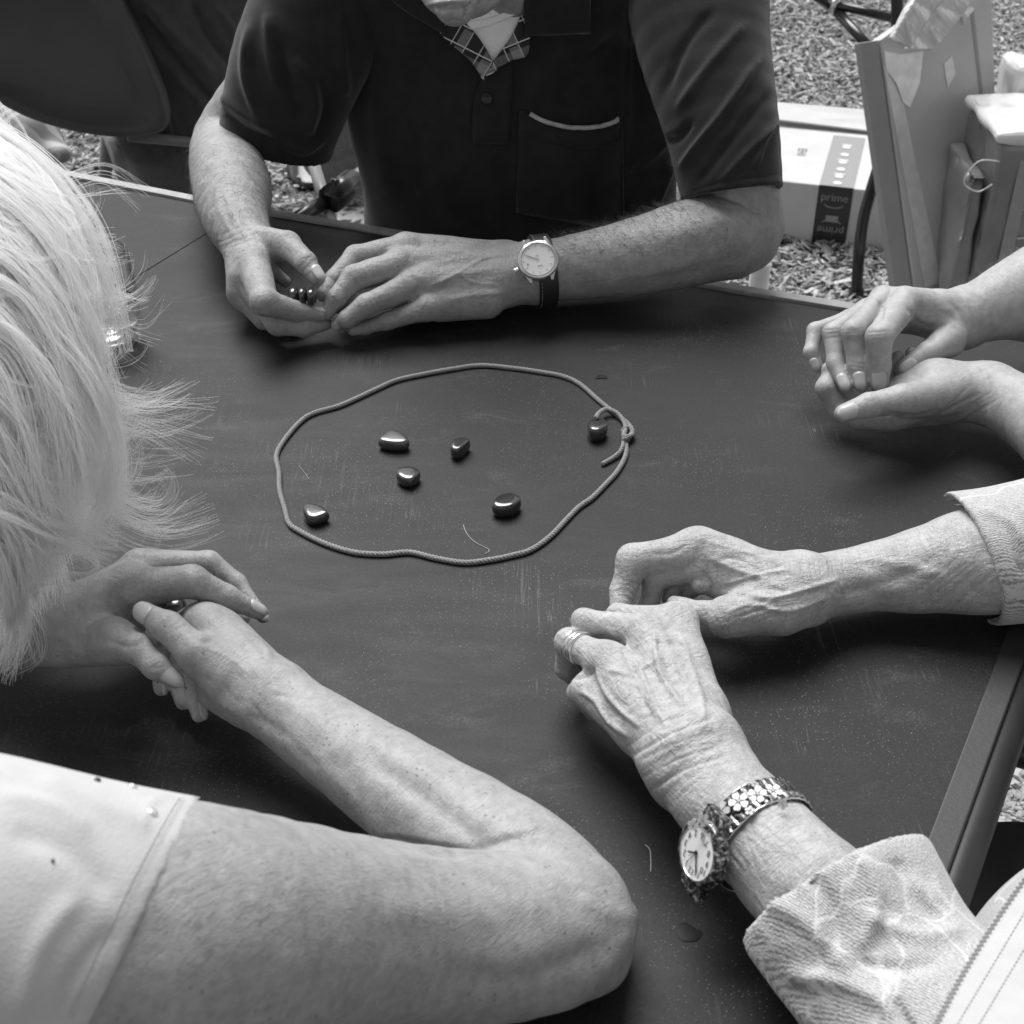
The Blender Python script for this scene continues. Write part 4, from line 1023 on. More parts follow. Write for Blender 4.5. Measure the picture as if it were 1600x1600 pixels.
for pl, cnt, s0, s1, dz in guides:
    P = np.array(spline(pl, 8)); d = np.r_[0, np.cumsum(np.linalg.norm(np.diff(P, axis=0), axis=1))]; s = np.linspace(0, d[-1], K)
    P = np.stack([np.interp(s, d, P[:, i]) for i in (0, 1)], 1); T = np.gradient(P, axis=0); T /= np.linalg.norm(T, axis=1)[:, None]; Nn = np.stack([-T[:, 1], T[:, 0]], 1)
    t = np.linspace(0, 1, K); sp = s0 * (1 - t) + s1 * t
    nl = max(3, cnt // (26 if cnt > 200 else 7)); cl = rng.normal(0, 1, (nl, 3)); cw_ = rng.normal(0, 10 if cnt <= 200 else 9, nl); cd_ = rng.uniform(-.014, .010, nl); ph_ = rng.uniform(0, 6.28, nl)
    for i in range(cnt):
        ki = rng.integers(nl); c0 = cl[ki]; tw_ = cw_[ki]
        if cnt > 200: a = c0[0] * .9 + rng.normal(0, .13); a2 = c0[0] * .8 + c0[1] * .4 + rng.normal(0, .13)
        else: a = c0[0] * .8 + rng.normal(0, .30); a2 = c0[0] * .3 + c0[1] * 1.0 + rng.normal(0, .12)
        e = rng.uniform(.45, 1.05) if cnt > 20 else rng.uniform(.9, 1.0); wv = (tw_ + rng.normal(0, 4)) * (t ** 2); root = .022 * (1 - t) ** 3 if pl[0][0] > -15 else 0 * t; off = (a * (1 - t) + a2 * t) * sp + wv + 3 * np.sin(t * rng.uniform(2, 6) + rng.uniform(0, 6)) * t
        base = np.stack([np.interp(t * e, t, P[:, 0]), np.interp(t * e, t, P[:, 1])], 1)
        lay = rng.uniform(-.005, .004) + (cd_[ki] if cnt > 60 else 0); off = off + (11 * np.sin(t * 5.5 + ph_[ki]) * t ** .7 if cnt > 200 else 5 * np.sin(t * 6 + ph_[ki]) * t); q = base + Nn * off[:, None]
        CR.append(rng.uniform(.00011, .00030) if cnt > 130 else rng.uniform(.00007, .00016))
        CU.append([D(q[j, 0], q[j, 1], hdepth(q[j, 0], q[j, 1]) + dz + lay + root[j] + .03 * t[j] * max(0, (q[j, 0] - 170) / 150)) for j in range(K)])
hair_obj('hair', np.array(CU), np.array(CR), HR, wom, taper=.3)
WHM = plain('pale_down', .6, .6)

# ---------------------------------------------------------------- elderly woman with the flowered watch
eld = empty('person', (.45, .35, 0), 'elderly woman in a pale patterned knit jacket, both veined hands on the table', 'person')
c1arm = chn((1760, 868, 92, .06), (1548, 874, 86, .045), (1440, 892, 66, .036), (1360, 902, 53, .032), (1290, 915, 50, .032), (1250, 921, 52, .034))
segs = chain(dense(c1arm), .0015)
for a, n in (((1225, 912, 44, .038), (1092, 857, 33, .052)), ((1225, 920, 46, .038), (1112, 880, 31, .046)), ((1225, 930, 46, .036), (1124, 905, 29, .038)), ((1215, 948, 42, .034), (1135, 963, 30, .037))):
    segs.append(seg(J(*a), J(*n), .012)); segs.append(seg(c1arm[-1], J(*a), .02))
f = [chn((1092, 857, 31, .052), (988, 877, 25, .047), (973, 922, 20, .032), (966, 955, 14, .026)),
     chn((1104, 885, 26, .044), (1022, 901, 20, .034), (1015, 940, 14, .020), (1000, 955, 11, .016)),
     chn((1112, 895, 24, .036), (1062, 904, 15, .032), (1045, 935, 12, .018)),
     chn((1118, 900, 22, .034), (1094, 914, 13.5, .036), (1075, 930, 11, .02)),
     chn((1195, 950, 36, .034), (1136, 965, 28, .037), (1096, 957, 18.5, .036), (1054, 943, 13, .030))]
st = [([(1086, 840), (1120, 850), (1180, 868), (1230, 880)], 4, .7), ([(1110, 872), (1150, 890), (1200, 905)], 4, 1.1), ([(1130, 912), (1160, 905), (1200, 895), (1240, 890)], 3, 1.0), ([(1120, 930), (1160, 925), (1200, 935), (1260, 920), (1310, 905)], 3.5, 1.4), ([(1140, 955), (1180, 945), (1230, 955), (1290, 935)], 4, 1.2),
      ([(1130, 870), (1165, 878), (1185, 895)], 3, -.9), ([(1150, 935), (1190, 918), (1230, 925)], 4, -1.3), ([(1020, 866), (1050, 864), (1075, 850)], 3, -.7), ([(1000, 895), (1030, 885), (1060, 890)], 3, -.8), ([(1100, 895), (1112, 918), (1105, 930)], 4, -1.5), ([(1310, 870), (1400, 880), (1480, 900)], 8, .9), ([(1310, 930), (1400, 905), (1450, 880)], 10, -1.4)]
st += lines((1250, 872), (1270, 930), (7, 0), 9, 1.8, -.5, 2.5, 4) + lines((985, 905), (1002, 916), (-3, 8), 4, 1.8, -.6, 1.5) + lines((1070, 945), (1078, 965), (7, 0), 5, 1.6, -.5, 1.5) + lines((1400, 955), (1500, 870), (12, 2), 10, 2.2, -.5, 3)
st += lines((1150, 950), (1210, 930), (5, 7), 5, 2.2, -.6, 3) + lines((1180, 870), (1195, 920), (10, 2), 4, 2, -.45, 3)
C1 = limb(segs, f, .0012, .007, st, c1arm[3][0] - c1arm[2][0], .5)
c2arm = [JD(1490, 1660, 120, .645), JD(1325, 1455, 100, .668)] + chn((1222, 1345, 88, .052), (1155, 1275, 80, .050), (1095, 1205, 79, .050), (1080, 1180, 78, .052))
segs = chain(dense(c2arm), .0015)
for a, n in (((1092, 1120, 46, .052), (1058, 978, 33, .062)), ((1066, 1125, 50, .058), (1008, 990, 31, .064)), ((1030, 1135, 48, .056), (948, 1032, 29, .058)), ((1000, 1140, 38, .046), (918, 1078, 26, .042))):
    segs.append(seg(J(*a), J(*n), .014)); segs.append(seg(c2arm[-1], J(*a), .02))
f = [chn((1056, 976, 31, .062), (968, 967, 22, .048), (962, 1005, 15, .026), (975, 1020, 12, .02)),
     chn((1006, 988, 27, .062), (914, 972, 19.5, .056), (898, 1015, 15, .032), (915, 1045, 13, .018)),
     chn((948, 1032, 27, .058), (888, 1004, 22, .050), (884, 1045, 16, .028), (905, 1070, 13, .014)),
     chn((918, 1080, 25, .042), (908, 1082, 21, .034), (925, 1112, 14, .016)),
     chn((1080, 1090, 26, .034), (1050, 1000, 17, .026), (1030, 965, 13, .02))]
st = [([(950, 984), (978, 1018), (1002, 1053), (1020, 1095), (1040, 1132)], 3.6, 1.7), ([(1022, 990), (1030, 1045), (1047, 1077), (1068, 1105)], 3.6, 1.6), ([(1060, 985), (1078, 1040), (1095, 1090), (1100, 1130)], 5, 1.2), ([(933, 1047), (945, 1080), (969, 1108), (1000, 1135)], 3.6, 1.6),
      ([(948, 1047), (975, 1052), (996, 1060), (1000, 1085), (984, 1110)], 2.6, 1.2), ([(1003, 1045), (1016, 1038), (1027, 1033)], 2.4, 1.1), ([(1044, 1003), (1062, 1008), (1072, 1022)], 3, -1.3), ([(906, 1080), (930, 1095), (950, 1125), (980, 1150)], 3.4, 1.5), ([(990, 1060), (1008, 1090), (1030, 1125)], 2.6, 1.0),
      ([(965, 1000), (985, 1035), (1000, 1080), (1012, 1110)], 4, -1.3), ([(1012, 1010), (1030, 1070), (1050, 1100)], 4, -.5), ([(1036, 1010), (1050, 1060), (1075, 1095)], 4, -1.3), ([(925, 1050), (950, 1100), (975, 1125)], 4, -1.2), ([(1028, 1000), (1030, 1020)], 5, -1.6), ([(930, 1000), (950, 995), (972, 1004)], 4, -1.2), ([(895, 1060), (915, 1055), (928, 1045)], 3.5, -1.8), ([(1058, 965), (1040, 985), (1020, 975)], 4, -.5), ([(955, 1130), (1000, 1100), (1035, 1060)], 2.4, .8), ([(1085, 1060), (1060, 1090), (1040, 1100)], 2.2, .7)]
st += lines((985, 1165), (1110, 1110), (4, 9), 9, 2.4, -.75, 4, -8) + lines((1020, 1240), (1120, 1170), (4, 11), 4, 3, -.5, 5, -6) + lines((1200, 1260), (1260, 1290), (-12, 8), 5, 2.4, -.4, 4) + lines((1000, 1105), (1080, 1090), (5, 8), 5, 2, -.5, 4, -5)
st += lines((1120, 1330), (1150, 1375), (12, -5), 5, 2.2, -.5, 4)
st = [(p_, w_ * 1.15, a_ * (1.35 if a_ > .9 or a_ < -1 else 1)) for p_, w_, a_ in st]
C2 = limb(segs, f, .0012, .007, st, c2arm[3][0] - c2arm[2][0], .6)
body_obj('body', [C1, C2], SK_C, eld)
bC1, bC2 = bvh_of(C1), bvh_of(C2)
KN = cloth_mat('patterned_knit', .42, .08, 900, .7, .95, .2, mel=.68)
def leafy(m):
    """pale leaf outlines woven into the knit"""
    t = m.node_tree; P = t.nodes['Principled BSDF']; src = P.inputs['Base Color'].links[0].from_socket
    a = t.nodes.new('ShaderNodeAttribute'); a.attribute_name = 'worldco'; v = t.nodes.new('ShaderNodeTexVoronoi'); v.feature = 'DISTANCE_TO_EDGE'; v.inputs['Scale'].default_value = 17
    nz = t.nodes.new('ShaderNodeTexNoise'); nz.inputs['Scale'].default_value = 20; ad = t.nodes.new('ShaderNodeMix'); ad.data_type = 'VECTOR'; ad.inputs[0].default_value = .06
    t.links.new(a.outputs['Vector'], nz.inputs['Vector']); t.links.new(a.outputs['Vector'], ad.inputs[4]); t.links.new(nz.outputs['Color'], ad.inputs[5]); t.links.new(ad.outputs[1], v.inputs['Vector'])
    r = t.nodes.new('ShaderNodeValToRGB'); r.color_ramp.elements[0].color = (.6, .6, .6, 1); r.color_ramp.elements[1].position = .028; r.color_ramp.elements[1].color = (0, 0, 0, 1)
    t.links.new(v.outputs['Distance'], r.inputs[0]); mx = t.nodes.new('ShaderNodeMix'); mx.data_type = 'RGBA'; t.links.new(r.outputs[0], mx.inputs[0]); t.links.new(src, mx.inputs[6]); mx.inputs[7].default_value = (.72, .72, .72, 1)
    t.links.new(mx.outputs[2], P.inputs['Base Color'])
leafy(KN)
vw = nrm(CAM - Z(1400, 1500, .06))
c2s = [JD(1316, 1408, 166, .668), JD(1400, 1540, 160, .645), JD(1560, 1720, 200, .60)]
stc = [([(1166, 1475), (1182, 1410), (1230, 1362), (1280, 1346), (1340, 1344), (1450, 1352)], 2.2, -.9), ([(1190, 1400), (1260, 1440), (1330, 1520)], 16, 3), ([(1340, 1330), (1370, 1400), (1350, 1480)], 12, 3.5), ([(1250, 1350), (1300, 1420), (1300, 1500)], 14, -3), ([(1350, 1430), (1430, 1462), (1500, 1455)], 12, 2.5), ([(1330, 1500), (1400, 1515), (1470, 1500)], 12, -2.2), ([(1400, 1340), (1430, 1400), (1480, 1440)], 12, -3), ([(1230, 1520), (1330, 1540), (1400, 1580)], 14, 3), ([(1160, 1470), (1210, 1540), (1270, 1600)], 12, 2), ([(1395, 1560), (1410, 1590), (1430, 1620)], 8, -4)]
hd_ = (-.49) * RT + .87 * UP + .72 * FW
S2 = sleeve(c2s, JD(1306, 1392, 1, .670)[0], hd_, [seg(JD(1350, 1455, 146, .664), JD(1230, 1270, 150, .69), .002, (vw, .80))], .002, stc, .03, (vw, .82), lump=.8)
c1s = [JD(1462, 876, 104, .93), JD(1560, 868, 108, .92), JD(1720, 850, 122, .90), JD(1900, 900, 160, .84)]
stc1 = [([(1520, 780), (1540, 850), (1575, 930)], 3, .8), ([(1560, 790), (1580, 850), (1600, 900)], 9, -2), ([(1530, 795), (1580, 815), (1600, 850)], 8, 1.5)]
S1 = sleeve(c1s, JD(1515, 874, 1, .925)[0], -.95 * RT - .31 * UP + .0 * FW, [seg(JD(1545, 872, 99, .925), JD(1400, 876, 101, .94))], .0018, stc1, .02)
tor2 = [seg(JD(1850, 1670, 368, .68), JD(2080, 1500, 300, .74), .05), seg(JD(2080, 1400, 280, .70), JD(2050, 960, 150, .86), .05)]
Gt = tgrid(tor2, .004); V, F = Gt.mesh(); T2 = (V, F, V[:, [0, 1, 2]])
body_obj('knit_jacket', [S1, S2, T2], KN, eld)
bS2, bT2 = bvh_of(S2), bvh_of(T2)
VS = cloth_mat('plain_vest', .44, .05, 1600, .4, .9, .2)
jf = stripgrid([(1604, 1376), (1558, 1442), (1508, 1522), (1462, 1610)], [(1720, 1400), (1680, 1500), (1650, 1580), (1600, 1640)], 24, 14)
S_ = []
for row in jf:
    for q in row:
        ps = [hit(bb, *q) for bb in (bS2, bT2)]; ps = [(p[0] - CAM) @ FW for p in ps if p[0] is not None]
        if ps: S_.append((q[0], q[1], min(ps)))
S_ = np.array(S_); X_, Y_ = (S_[:, 0] - 1550) / 100, (S_[:, 1] - 1500) / 100
co_ = np.linalg.lstsq(np.stack([np.ones(len(S_)), X_, Y_, X_ * Y_], 1), S_[:, 2], rcond=None)[0]
jo_ = float(np.max(np.stack([np.ones(len(S_)), X_, Y_, X_ * Y_], 1) @ co_ - S_[:, 2])) - .004
def jd(x, y, off): off = off + jo_; x_, y_ = (x - 1550) / 100, (y - 1500) / 100; return D(x, y, co_ @ np.array([1, x_, y_, x_ * y_]) - off)
nr_, nc_ = len(jf), len(jf[0]); V = [jd(*q, .012) for r in jf for q in r] + [jd(*q, .006) for r in jf for q in r]; m_ = nr_ * nc_; F = []
for i in range(nr_ - 1):
    for j in range(nc_ - 1):
        a = i * nc_ + j; F += [(a, a + 1, a + nc_ + 1, a + nc_), (a + m_, a + nc_ + m_, a + nc_ + 1 + m_, a + 1 + m_)]
eg = list(range(nc_)) + [i * nc_ + nc_ - 1 for i in range(1, nr_)] + [(nr_ - 1) * nc_ + j for j in range(nc_ - 2, -1, -1)] + [i * nc_ for i in range(nr_ - 2, 0, -1)]
F += [(eg[k], eg[k] + m_, eg[(k + 1) % len(eg)] + m_, eg[(k + 1) % len(eg)]) for k in range(len(eg))]
o = mesh_obj('jacket_front', V, F, VS, eld, True); at = o.data.attributes.new('worldco', 'FLOAT_VECTOR', 'POINT'); at.data.foreach_set('vector', np.array(V, np.float32).ravel())
ZM = plain('zip_teeth', .42, .35, metal=.6); zo = None
for q in np.array(stripgrid([(1602, 1374), (1556, 1440), (1506, 1520), (1459, 1608)], [(1608, 1370), (1608, 1371)], 36, 2)[0]):
    p = jd(q[0], q[1], .0125)
    if zo is None:
        b = MB(); b.box((0, 0, 0), RT + UP * .3, UP - RT * .3, FW, .0014, .0007, .0007); zo = mesh_obj('zip_tooth', np.array(b.V) + p, b.F, ZM, eld, False)
    else:
        o = zo.copy(); link(o); o.location = Vector(p) - eld.location
b = MB()
for k in range(40):
    for (xa, ya, xb, yb) in ((1622, 1390, 1484, 1620), (1650, 1400, 1515, 1625)):
        u0, u1 = k / 40, (k + .5) / 40; b.tube([jd(xa + (xb - xa) * u, ya + (yb - ya) * u, .0126) for u in (u0, u1)], .00028, 4)
b.obj('stitching', STM, eld, kind='stuff')

# ---------------------------------------------------------------- person at the right with cupped hands
pd = empty('person', (.95, 1.05, 0), 'person with bare forearms and cupped hands at the right edge of the picture', 'person')
d1arm = chn((2050, 300, 96, .20), (1720, 415, 82, .10), (1610, 458, 67, .078), (1550, 480, 52, .070), (1502, 497, 43, .064))
segs = chain(dense(d1arm), .0015)
for a, n in (((1470, 485, 30, .074), (1414, 473, 24, .088)), ((1465, 488, 28, .074), (1380, 468, 20, .086)), ((1460, 495, 26, .068), (1352, 488, 17, .074)), ((1455, 500, 24, .062), (1330, 500, 15, .06)), ((1480, 515, 30, .062), (1482, 535, 23, .058))):
    segs.append(seg(J(*a), J(*n), .010)); segs.append(seg(d1arm[-1], J(*a), .015))
f = [chn((1414, 474, 24, .088), (1374, 526, 21, .088), (1373, 570, 18.5, .064), (1374, 598, 15, .052)),
     chn((1380, 468, 20, .087), (1334, 519, 18.5, .082), (1340, 570, 15.5, .060), (1346, 600, 12.5, .049)),
     chn((1354, 485, 17, .075), (1301, 520, 15, .072), (1306, 568, 13.5, .055), (1322, 603, 11.5, .046)),
     chn((1332, 498, 15, .060), (1274, 517, 12.5, .056), (1267, 550, 11, .046), (1277, 573, 9.5, .037)),
     chn((1482, 530, 25, .060), (1450, 552, 17.5, .060), (1411, 576, 14, .052))]
st = lines((1356, 520), (1388, 516), (0, 6), 4, 1.5, -.4, 1) + lines((1320, 515), (1348, 513), (0, 6), 4, 1.4, -.4, 1) + lines((1290, 516), (1312, 514), (0, 6), 3, 1.3, -.35, 1) + lines((1360, 565), (1390, 566), (0, 6), 3, 1.4, -.3, 1) + lines((1326, 566), (1354, 568), (0, 6), 3, 1.3, -.3, 1)
st += [([(1425, 500), (1450, 510), (1480, 508)], 4, -1.4), ([(1430, 520), (1445, 530), (1462, 528)], 4, -1.2), ([(1375, 470), (1378, 490), (1372, 500)], 4, -1.6), ([(1415, 480), (1432, 500), (1420, 520)], 4, -.9), ([(1480, 470), (1500, 490), (1510, 520)], 4, -.6), ([(1460, 485), (1480, 490), (1495, 505)], 3, -.5)]
D1 = limb(segs, f, .0012, .006, st, d1arm[2][0] - d1arm[3][0], .12)
d2arm = chn((2050, 920, 100, .07), (1720, 725, 72, .052), (1612, 650, 54, .042), (1545, 613, 46, .040))
segs = chain(dense(d2arm), .0015) + [seg(d2arm[-1], J(1462, 612, 49, .038), .02), seg(J(1462, 612, 48, .036), J(1395, 636, 38, .032), .02), seg(J(1462, 612, 44, .036), J(1350, 645, 27, .024), .015), seg(J(1495, 612, 34, .040), J(1415, 630, 24, .050), .01)]
f = [chn((1372, 648, 24, .026), (1312, 640, 17, .022), (1291, 606, 16, .038), (1300, 578, 12, .048)),
     chn((1378, 634, 24, .028), (1304, 612, 16, .030), (1296, 578, 13, .048)),
     chn((1400, 620, 22, .030), (1385, 592, 14, .040), (1403, 558, 10, .056)),
     chn((1440, 600, 20, .032), (1434, 575, 13, .046), (1424, 552, 10, .058)),
     chn((1490, 612, 30, .044), (1412, 624, 24, .056), (1358, 633, 19, .056), (1318, 646, 14.5, .052))]
st = lines((1353, 624), (1358, 650), (6, -1), 3, 1.6, -.5, 1) + lines((1440, 655), (1520, 600), (8, 4), 7, 2.2, -.45, 3) + [([(1380, 645), (1430, 650), (1470, 640)], 4, -1.2), ([(1400, 662), (1450, 655), (1500, 640)], 4, .8), ([(1425, 585), (1445, 592), (1460, 600)], 3, -.5), ([(1530, 570), (1545, 600), (1540, 650)], 4, -.7)]
D2 = limb(segs, f, .0012, .006, st, d2arm[2][0] - d2arm[3][0], .12)
body_obj('body', [D1, D2], SK_D, pd)
for a, c, w, l, ro in (((1374, 598, 15, .052), (1373, 570, 18.5, .064), .0115, .0125, 0), ((1346, 600, 12.5, .049), (1340, 570, 15.5, .060), .0105, .012, .15), ((1322, 603, 11.5, .046), (1306, 568, 13.5, .055), .0105, .0125, .1), ((1277, 573, 9.5, .037), (1267, 550, 11, .046), .0085, .010, .3), ((1411, 576, 14, .052), (1450, 552, 17.5, .060), .0120, .0125, -.1), ((1318, 646, 14.5, .052), (1358, 633, 19, .056), .0130, .0130, 0)):
    nail(pd, J(*a), J(*c), NM, w, l, ro)
DS = cloth_mat('sleeve_cloth', .2)
SD1 = sleeve([JD(1980, 320, 120, 1.10), JD(2300, 200, 150, 1.1)], None, None, None, .005, [], .02)
SD2 = sleeve([JD(1980, 880, 120, .93), JD(2300, 700, 160, .98)], None, None, None, .005, [], .02)
SD3 = sleeve([JD(2400, -100, 200, 1.1), JD(2400, 900, 260, 1.1)], None, None, None, .006, [], .02)
body_obj('shirt', [SD1, SD2, SD3], DS, pd)
arm_hair(D1, (1500, 380, 1600, 470), 120, .009, (-.8, -.3), WHM, pd, rad=.00004)
# ================================================================ WATCHES AND RINGS
def text2d(s, size=1.0):
    cu = bpy.data.curves.new('t', 'FONT'); cu.body = s; cu.size = size; cu.align_x = 'CENTER'; cu.align_y = 'CENTER'; cu.resolution_u = 3
    o = bpy.data.objects.new('t', cu); SC.collection.objects.link(o); bpy.context.view_layer.update()
    me = bpy.data.meshes.new_from_object(o.evaluated_get(bpy.context.evaluated_depsgraph_get()))
    V = [tuple(v.co) for v in me.vertices]; F = [tuple(p.vertices) for p in me.polygons]
    bpy.data.objects.remove(o); bpy.data.curves.remove(cu); bpy.data.meshes.remove(me); return V, F
def ring_surface(bv, c, ax, off, n=60, ref=None):
    ax = nrm(ax); a = nrm(np.cross(ax, [0, 0, 1.0])); b = np.cross(a, ax); out = []
    for k in range(n):
        w = 2 * math.pi * k / n; d = a * math.cos(w) + b * math.sin(w)
        h = bv.ray_cast(Vector(c + d * .07), Vector(-d)); r = .024
        if h[0] is not None: r = float(np.linalg.norm(np.array(h[0]) - c))
        out.append(r)
    out = np.array(out)
    for _ in range(4): out = (np.roll(out, 1) + out * 2 + np.roll(out, -1)) / 4
    return a, b, out + off
def band(bv, c, ax, w, off, th, n=60, name='strap', mat=None, parent=None):
    ax = nrm(ax); a, b, r = ring_surface(bv, c, ax, off, n); V = []; prof = [(-w / 2, 0), (-w / 2, th * .7), (-w / 2 + .0012, th), (w / 2 - .0012, th), (w / 2, th * .7), (w / 2, 0)]; m = len(prof)
    for k in range(n):
        t = 2 * math.pi * k / n; d = a * math.cos(t) + b * math.sin(t)
        for (x, h) in prof: V.append(c + ax * x + d * (r[k] + h))
    F = [(k * m + i, k * m + (i + 1) % m, ((k + 1) % n) * m + (i + 1) % m, ((k + 1) % n) * m + i) for k in range(n) for i in range(m)]
    return mesh_obj(name, V, F, mat, parent, True), a, b, r
STEEL = plain('brushed_steel', .62, .28, metal=.9, var=.05)
WDIAL = plain('white_dial', .78, .35, var=.01, coat=.6)
INK = plain('black_ink', .02, .4); GREY = plain('grey_ink', .35, .4)
LEA = plain('black_leather', .022, .38, var=.2, bump=.4, bscale=900)
# --- man's watch
n = nrm(-FW * .93 + UP * .12 - RT * .05)
c0 = (m2arm[5][0] * .12 + m2arm[6][0] * .88); ax = nrm(m2arm[5][0] - m2arm[6][0])
q, qn = hit(bvM2, 841, 409)
cc = q + n * .0035
wm = empty('wristwatch', q, 'round white-dialled steel watch on a black leather strap on the man\'s wrist', 'watch')
sdir = nrm(-UP + RT * .18); sdir = nrm(sdir - n * (sdir @ n)); lat = np.cross(n, sdir)
if lat @ RT < 0: lat = -lat
band(bvM2, c0, ax, .0175, .0006, .0026, 72, 'strap', LEA, wm)
b = MB(); b.lathe(cc, [(.017, -.003), (.0185, -.001), (.0190, .001), (.0186, .0028), (.0172, .0042), (.0158, .0046), (.0153, .0054), (.0150, .0034), (.0004, .0033)], n, 56)
for s_ in (-1, 1):
    P = [cc + lat * x + sdir * s_ * y for x, y in ((-.0165, .006), (-.0105, .0205), (-.0085, .0205), (-.0085, .016), (.0085, .016), (.0085, .0205), (.0105, .0205), (.0165, .006))]
    b.prism(P if s_ > 0 else P[::-1], n * .0024)
bevel(b.obj('case', STEEL, wm, smooth=True), .0004, 2)
b = MB(); b.lathe(cc + n * .0034, [(.0149, 0), (.0149, .0003), (.0002, .00031)], n, 56); b.obj('dial', WDIAL, wm)
b = MB(); b.tube([cc - lat * .019 + sdir * .0045, cc - lat * .0225 + sdir * .0055], .0019, 12); b.obj('crown', STEEL, wm)
b = MB(); e1 = nrm(-lat * .88 - sdir * .48); b.box(cc + n * .0043 + e1 * .0050, e1, n, np.cross(e1, n), .0060, .0002, .00035); b.obj('hour_hand', GREY, wm)
b = MB(); b.box(cc + n * .0041 + sdir * .0060 + lat * .001, lat, n, sdir, .0022, .0001, .00025); b.box(cc + n * .0041 - lat * .0098 + sdir * .0030, lat, n, sdir, .0008, .0001, .0008); b.box(cc + n * .0041 - sdir * .0035, lat, n, sdir, .0014, .0001, .00018); b.obj('dial_print', GREY, wm)
b = MB()
for k in range(12):
    w = 2 * math.pi * k / 12; e = lat * math.cos(w) + sdir * math.sin(w); b.box(cc + n * .00395 + e * .0128, e, n, np.cross(e, n), .0009, .0001, .0002)
b.obj('hour_marks', GREY, wm)
b = MB()
for s_ in (-1, 1):
    a_, b_, r_ = ring_surface(bvM2, c0 + ax * .0068 * s_, ax, .0033, 120)
    for k in range(0, 120, 2):
        w0, w1 = 2 * math.pi * k / 120, 2 * math.pi * (k + .9) / 120
        b.tube([c0 + ax * .0068 * s_ + (a_ * math.cos(w) + b_ * math.sin(w)) * r_[k] for w in (w0, w1)], .00022, 5)
b.obj('stitching', plain('thread', .45, .8), wm)
# --- flowered bracelet watch
wf = empty('wristwatch', c2arm[3][0], 'flower-patterned bracelet watch with a white numbered dial on the elderly woman\'s wrist', 'watch')
ENA = NT('printed_enamel'); _c = ENA.coord(src='Object'); _v = ENA.noise(_c, 260, 3, .6, 1.0)
ENA.col(ENA.ramp(_v, [(0.40, .012), (.5, .06), (.56, .16), (0.62, .40)])); ENA.b.inputs['Roughness'].default_value = .16; ENA.b.inputs['Metallic'].default_value = .35; ENA = ENA.m
PET = plain('petal_enamel', .42, .25, var=.25, scale=300); CEN = plain('flower_centre', .25, .3)
ax2 = nrm((c2arm[2][0] - c2arm[4][0])); cw = c2arm[3][0] + ax2 * .0150
a_, b_, r_ = ring_surface(bC2, cw, ax2, .0012, 72)
NL = 40; wv = []; bandV = []; bandF = []
first = None
for k in range(NL):
    w = 2 * math.pi * (k + .5) / NL; r = float(np.interp(w, np.linspace(0, 2 * math.pi, 73), np.r_[r_, r_[0]])); d = a_ * math.cos(w) + b_ * math.sin(w); tg = np.cross(ax2, d)
    L = r * 2 * math.pi / NL * .5 * .93; b = MB()
    P = [(-L, 0), (-L * .95, .0016), (-L * .4, .0023), (L * .4, .0023), (L * .95, .0016), (L, 0)]
    V = [cw + ax2 * s_ * .0078 + d * (r + h) + tg * x for s_ in (-1, 1) for x, h in P]; m = 6
    b.add(V, [tuple(range(5, -1, -1)), tuple(range(6, 12))] + [(i, (i + 1) % 6, (i + 1) % 6 + 6, i + 6) for i in range(6)])
    o = b.obj('link', ENA, wf); n0 = len(bandV); bandV += [tuple(v) for v in V]; bandF += [tuple(n0 + i for i in f_) for f_ in b.F]
bvB = BVHTree.FromPolygons(bandV, bandF)
SIL = plain('polished_trim', .75, .18, metal=.9, var=.03)
for s_ in (-1, 1):
    b = MB(); rp = [cw + ax2 * s_ * .0081 + (a_ * math.cos(2 * math.pi * k / 72) + b_ * math.sin(2 * math.pi * k / 72)) * (r_[k] + .0012 + .0003 * (k % 2)) for k in range(72)]
    b.tube(rp, .00055, 6, closed=True); b.obj('band_edge', SIL, wf, smooth=True)
n2 = nrm(-RT * .86 - FW * .47 + UP * .10)
dc = D(1089, 1333, .688); ex = nrm(RT - n2 * (n2 @ RT)); ey = nrm(UP - n2 * (n2 @ UP) - ex * (UP @ ex)); R = .0131
ZZ = np.array([0, 0, 0])
b = MB(); b.lathe(dc - n2 * .0065, [(.0150, -.001), (.0178, 0), (.0182, .003), (.0170, .0058), (.0150, .0068), (.0136, .0070), (.0131, .0064), (.0004, .0063)], n2, 48)
for s_ in (-1, 1):
    hv = nrm(ey * s_ * 1.0 + ex * s_ * .62)
    lv = np.cross(n2, hv); P = [dc - n2 * .0075 + hv * y + lv * x for x, y in ((-.011, .010), (-.0078, .024), (.0078, .024), (.011, .010))]
    b.prism(P, n2 * .0045)
bevel(b.obj('case', ENA, wf, smooth=True), .0005, 2)
b = MB(); b.lathe(dc - n2 * .0002, [(.0131, 0), (.0131, .0002), (.0002, .00021)], n2, 48); b.obj('dial', WDIAL, wf)
b = MB(); b.tube([dc + ex * R * 1.04 * math.cos(t_) + ey * R * 1.04 * math.sin(t_) for t_ in np.linspace(0, 2 * math.pi, 48, endpoint=False)], .0006, 6, closed=True); b.obj('bezel', SIL, wf, smooth=True)
tw = nrm(-ex * .50 - ey * .87); rgt = np.cross(tw, n2)          # direction of twelve, and of three
for k in range(1, 13):
    w = 2 * math.pi * k / 12; p = dc + n2 * .00035 + (tw * math.cos(w) + rgt * math.sin(w)) * R * .76
    V2, F2 = text2d(str(k), .0050); mesh_obj('numeral', [p + rgt * x + tw * y for x, y, _ in V2], F2, INK, wf, False)
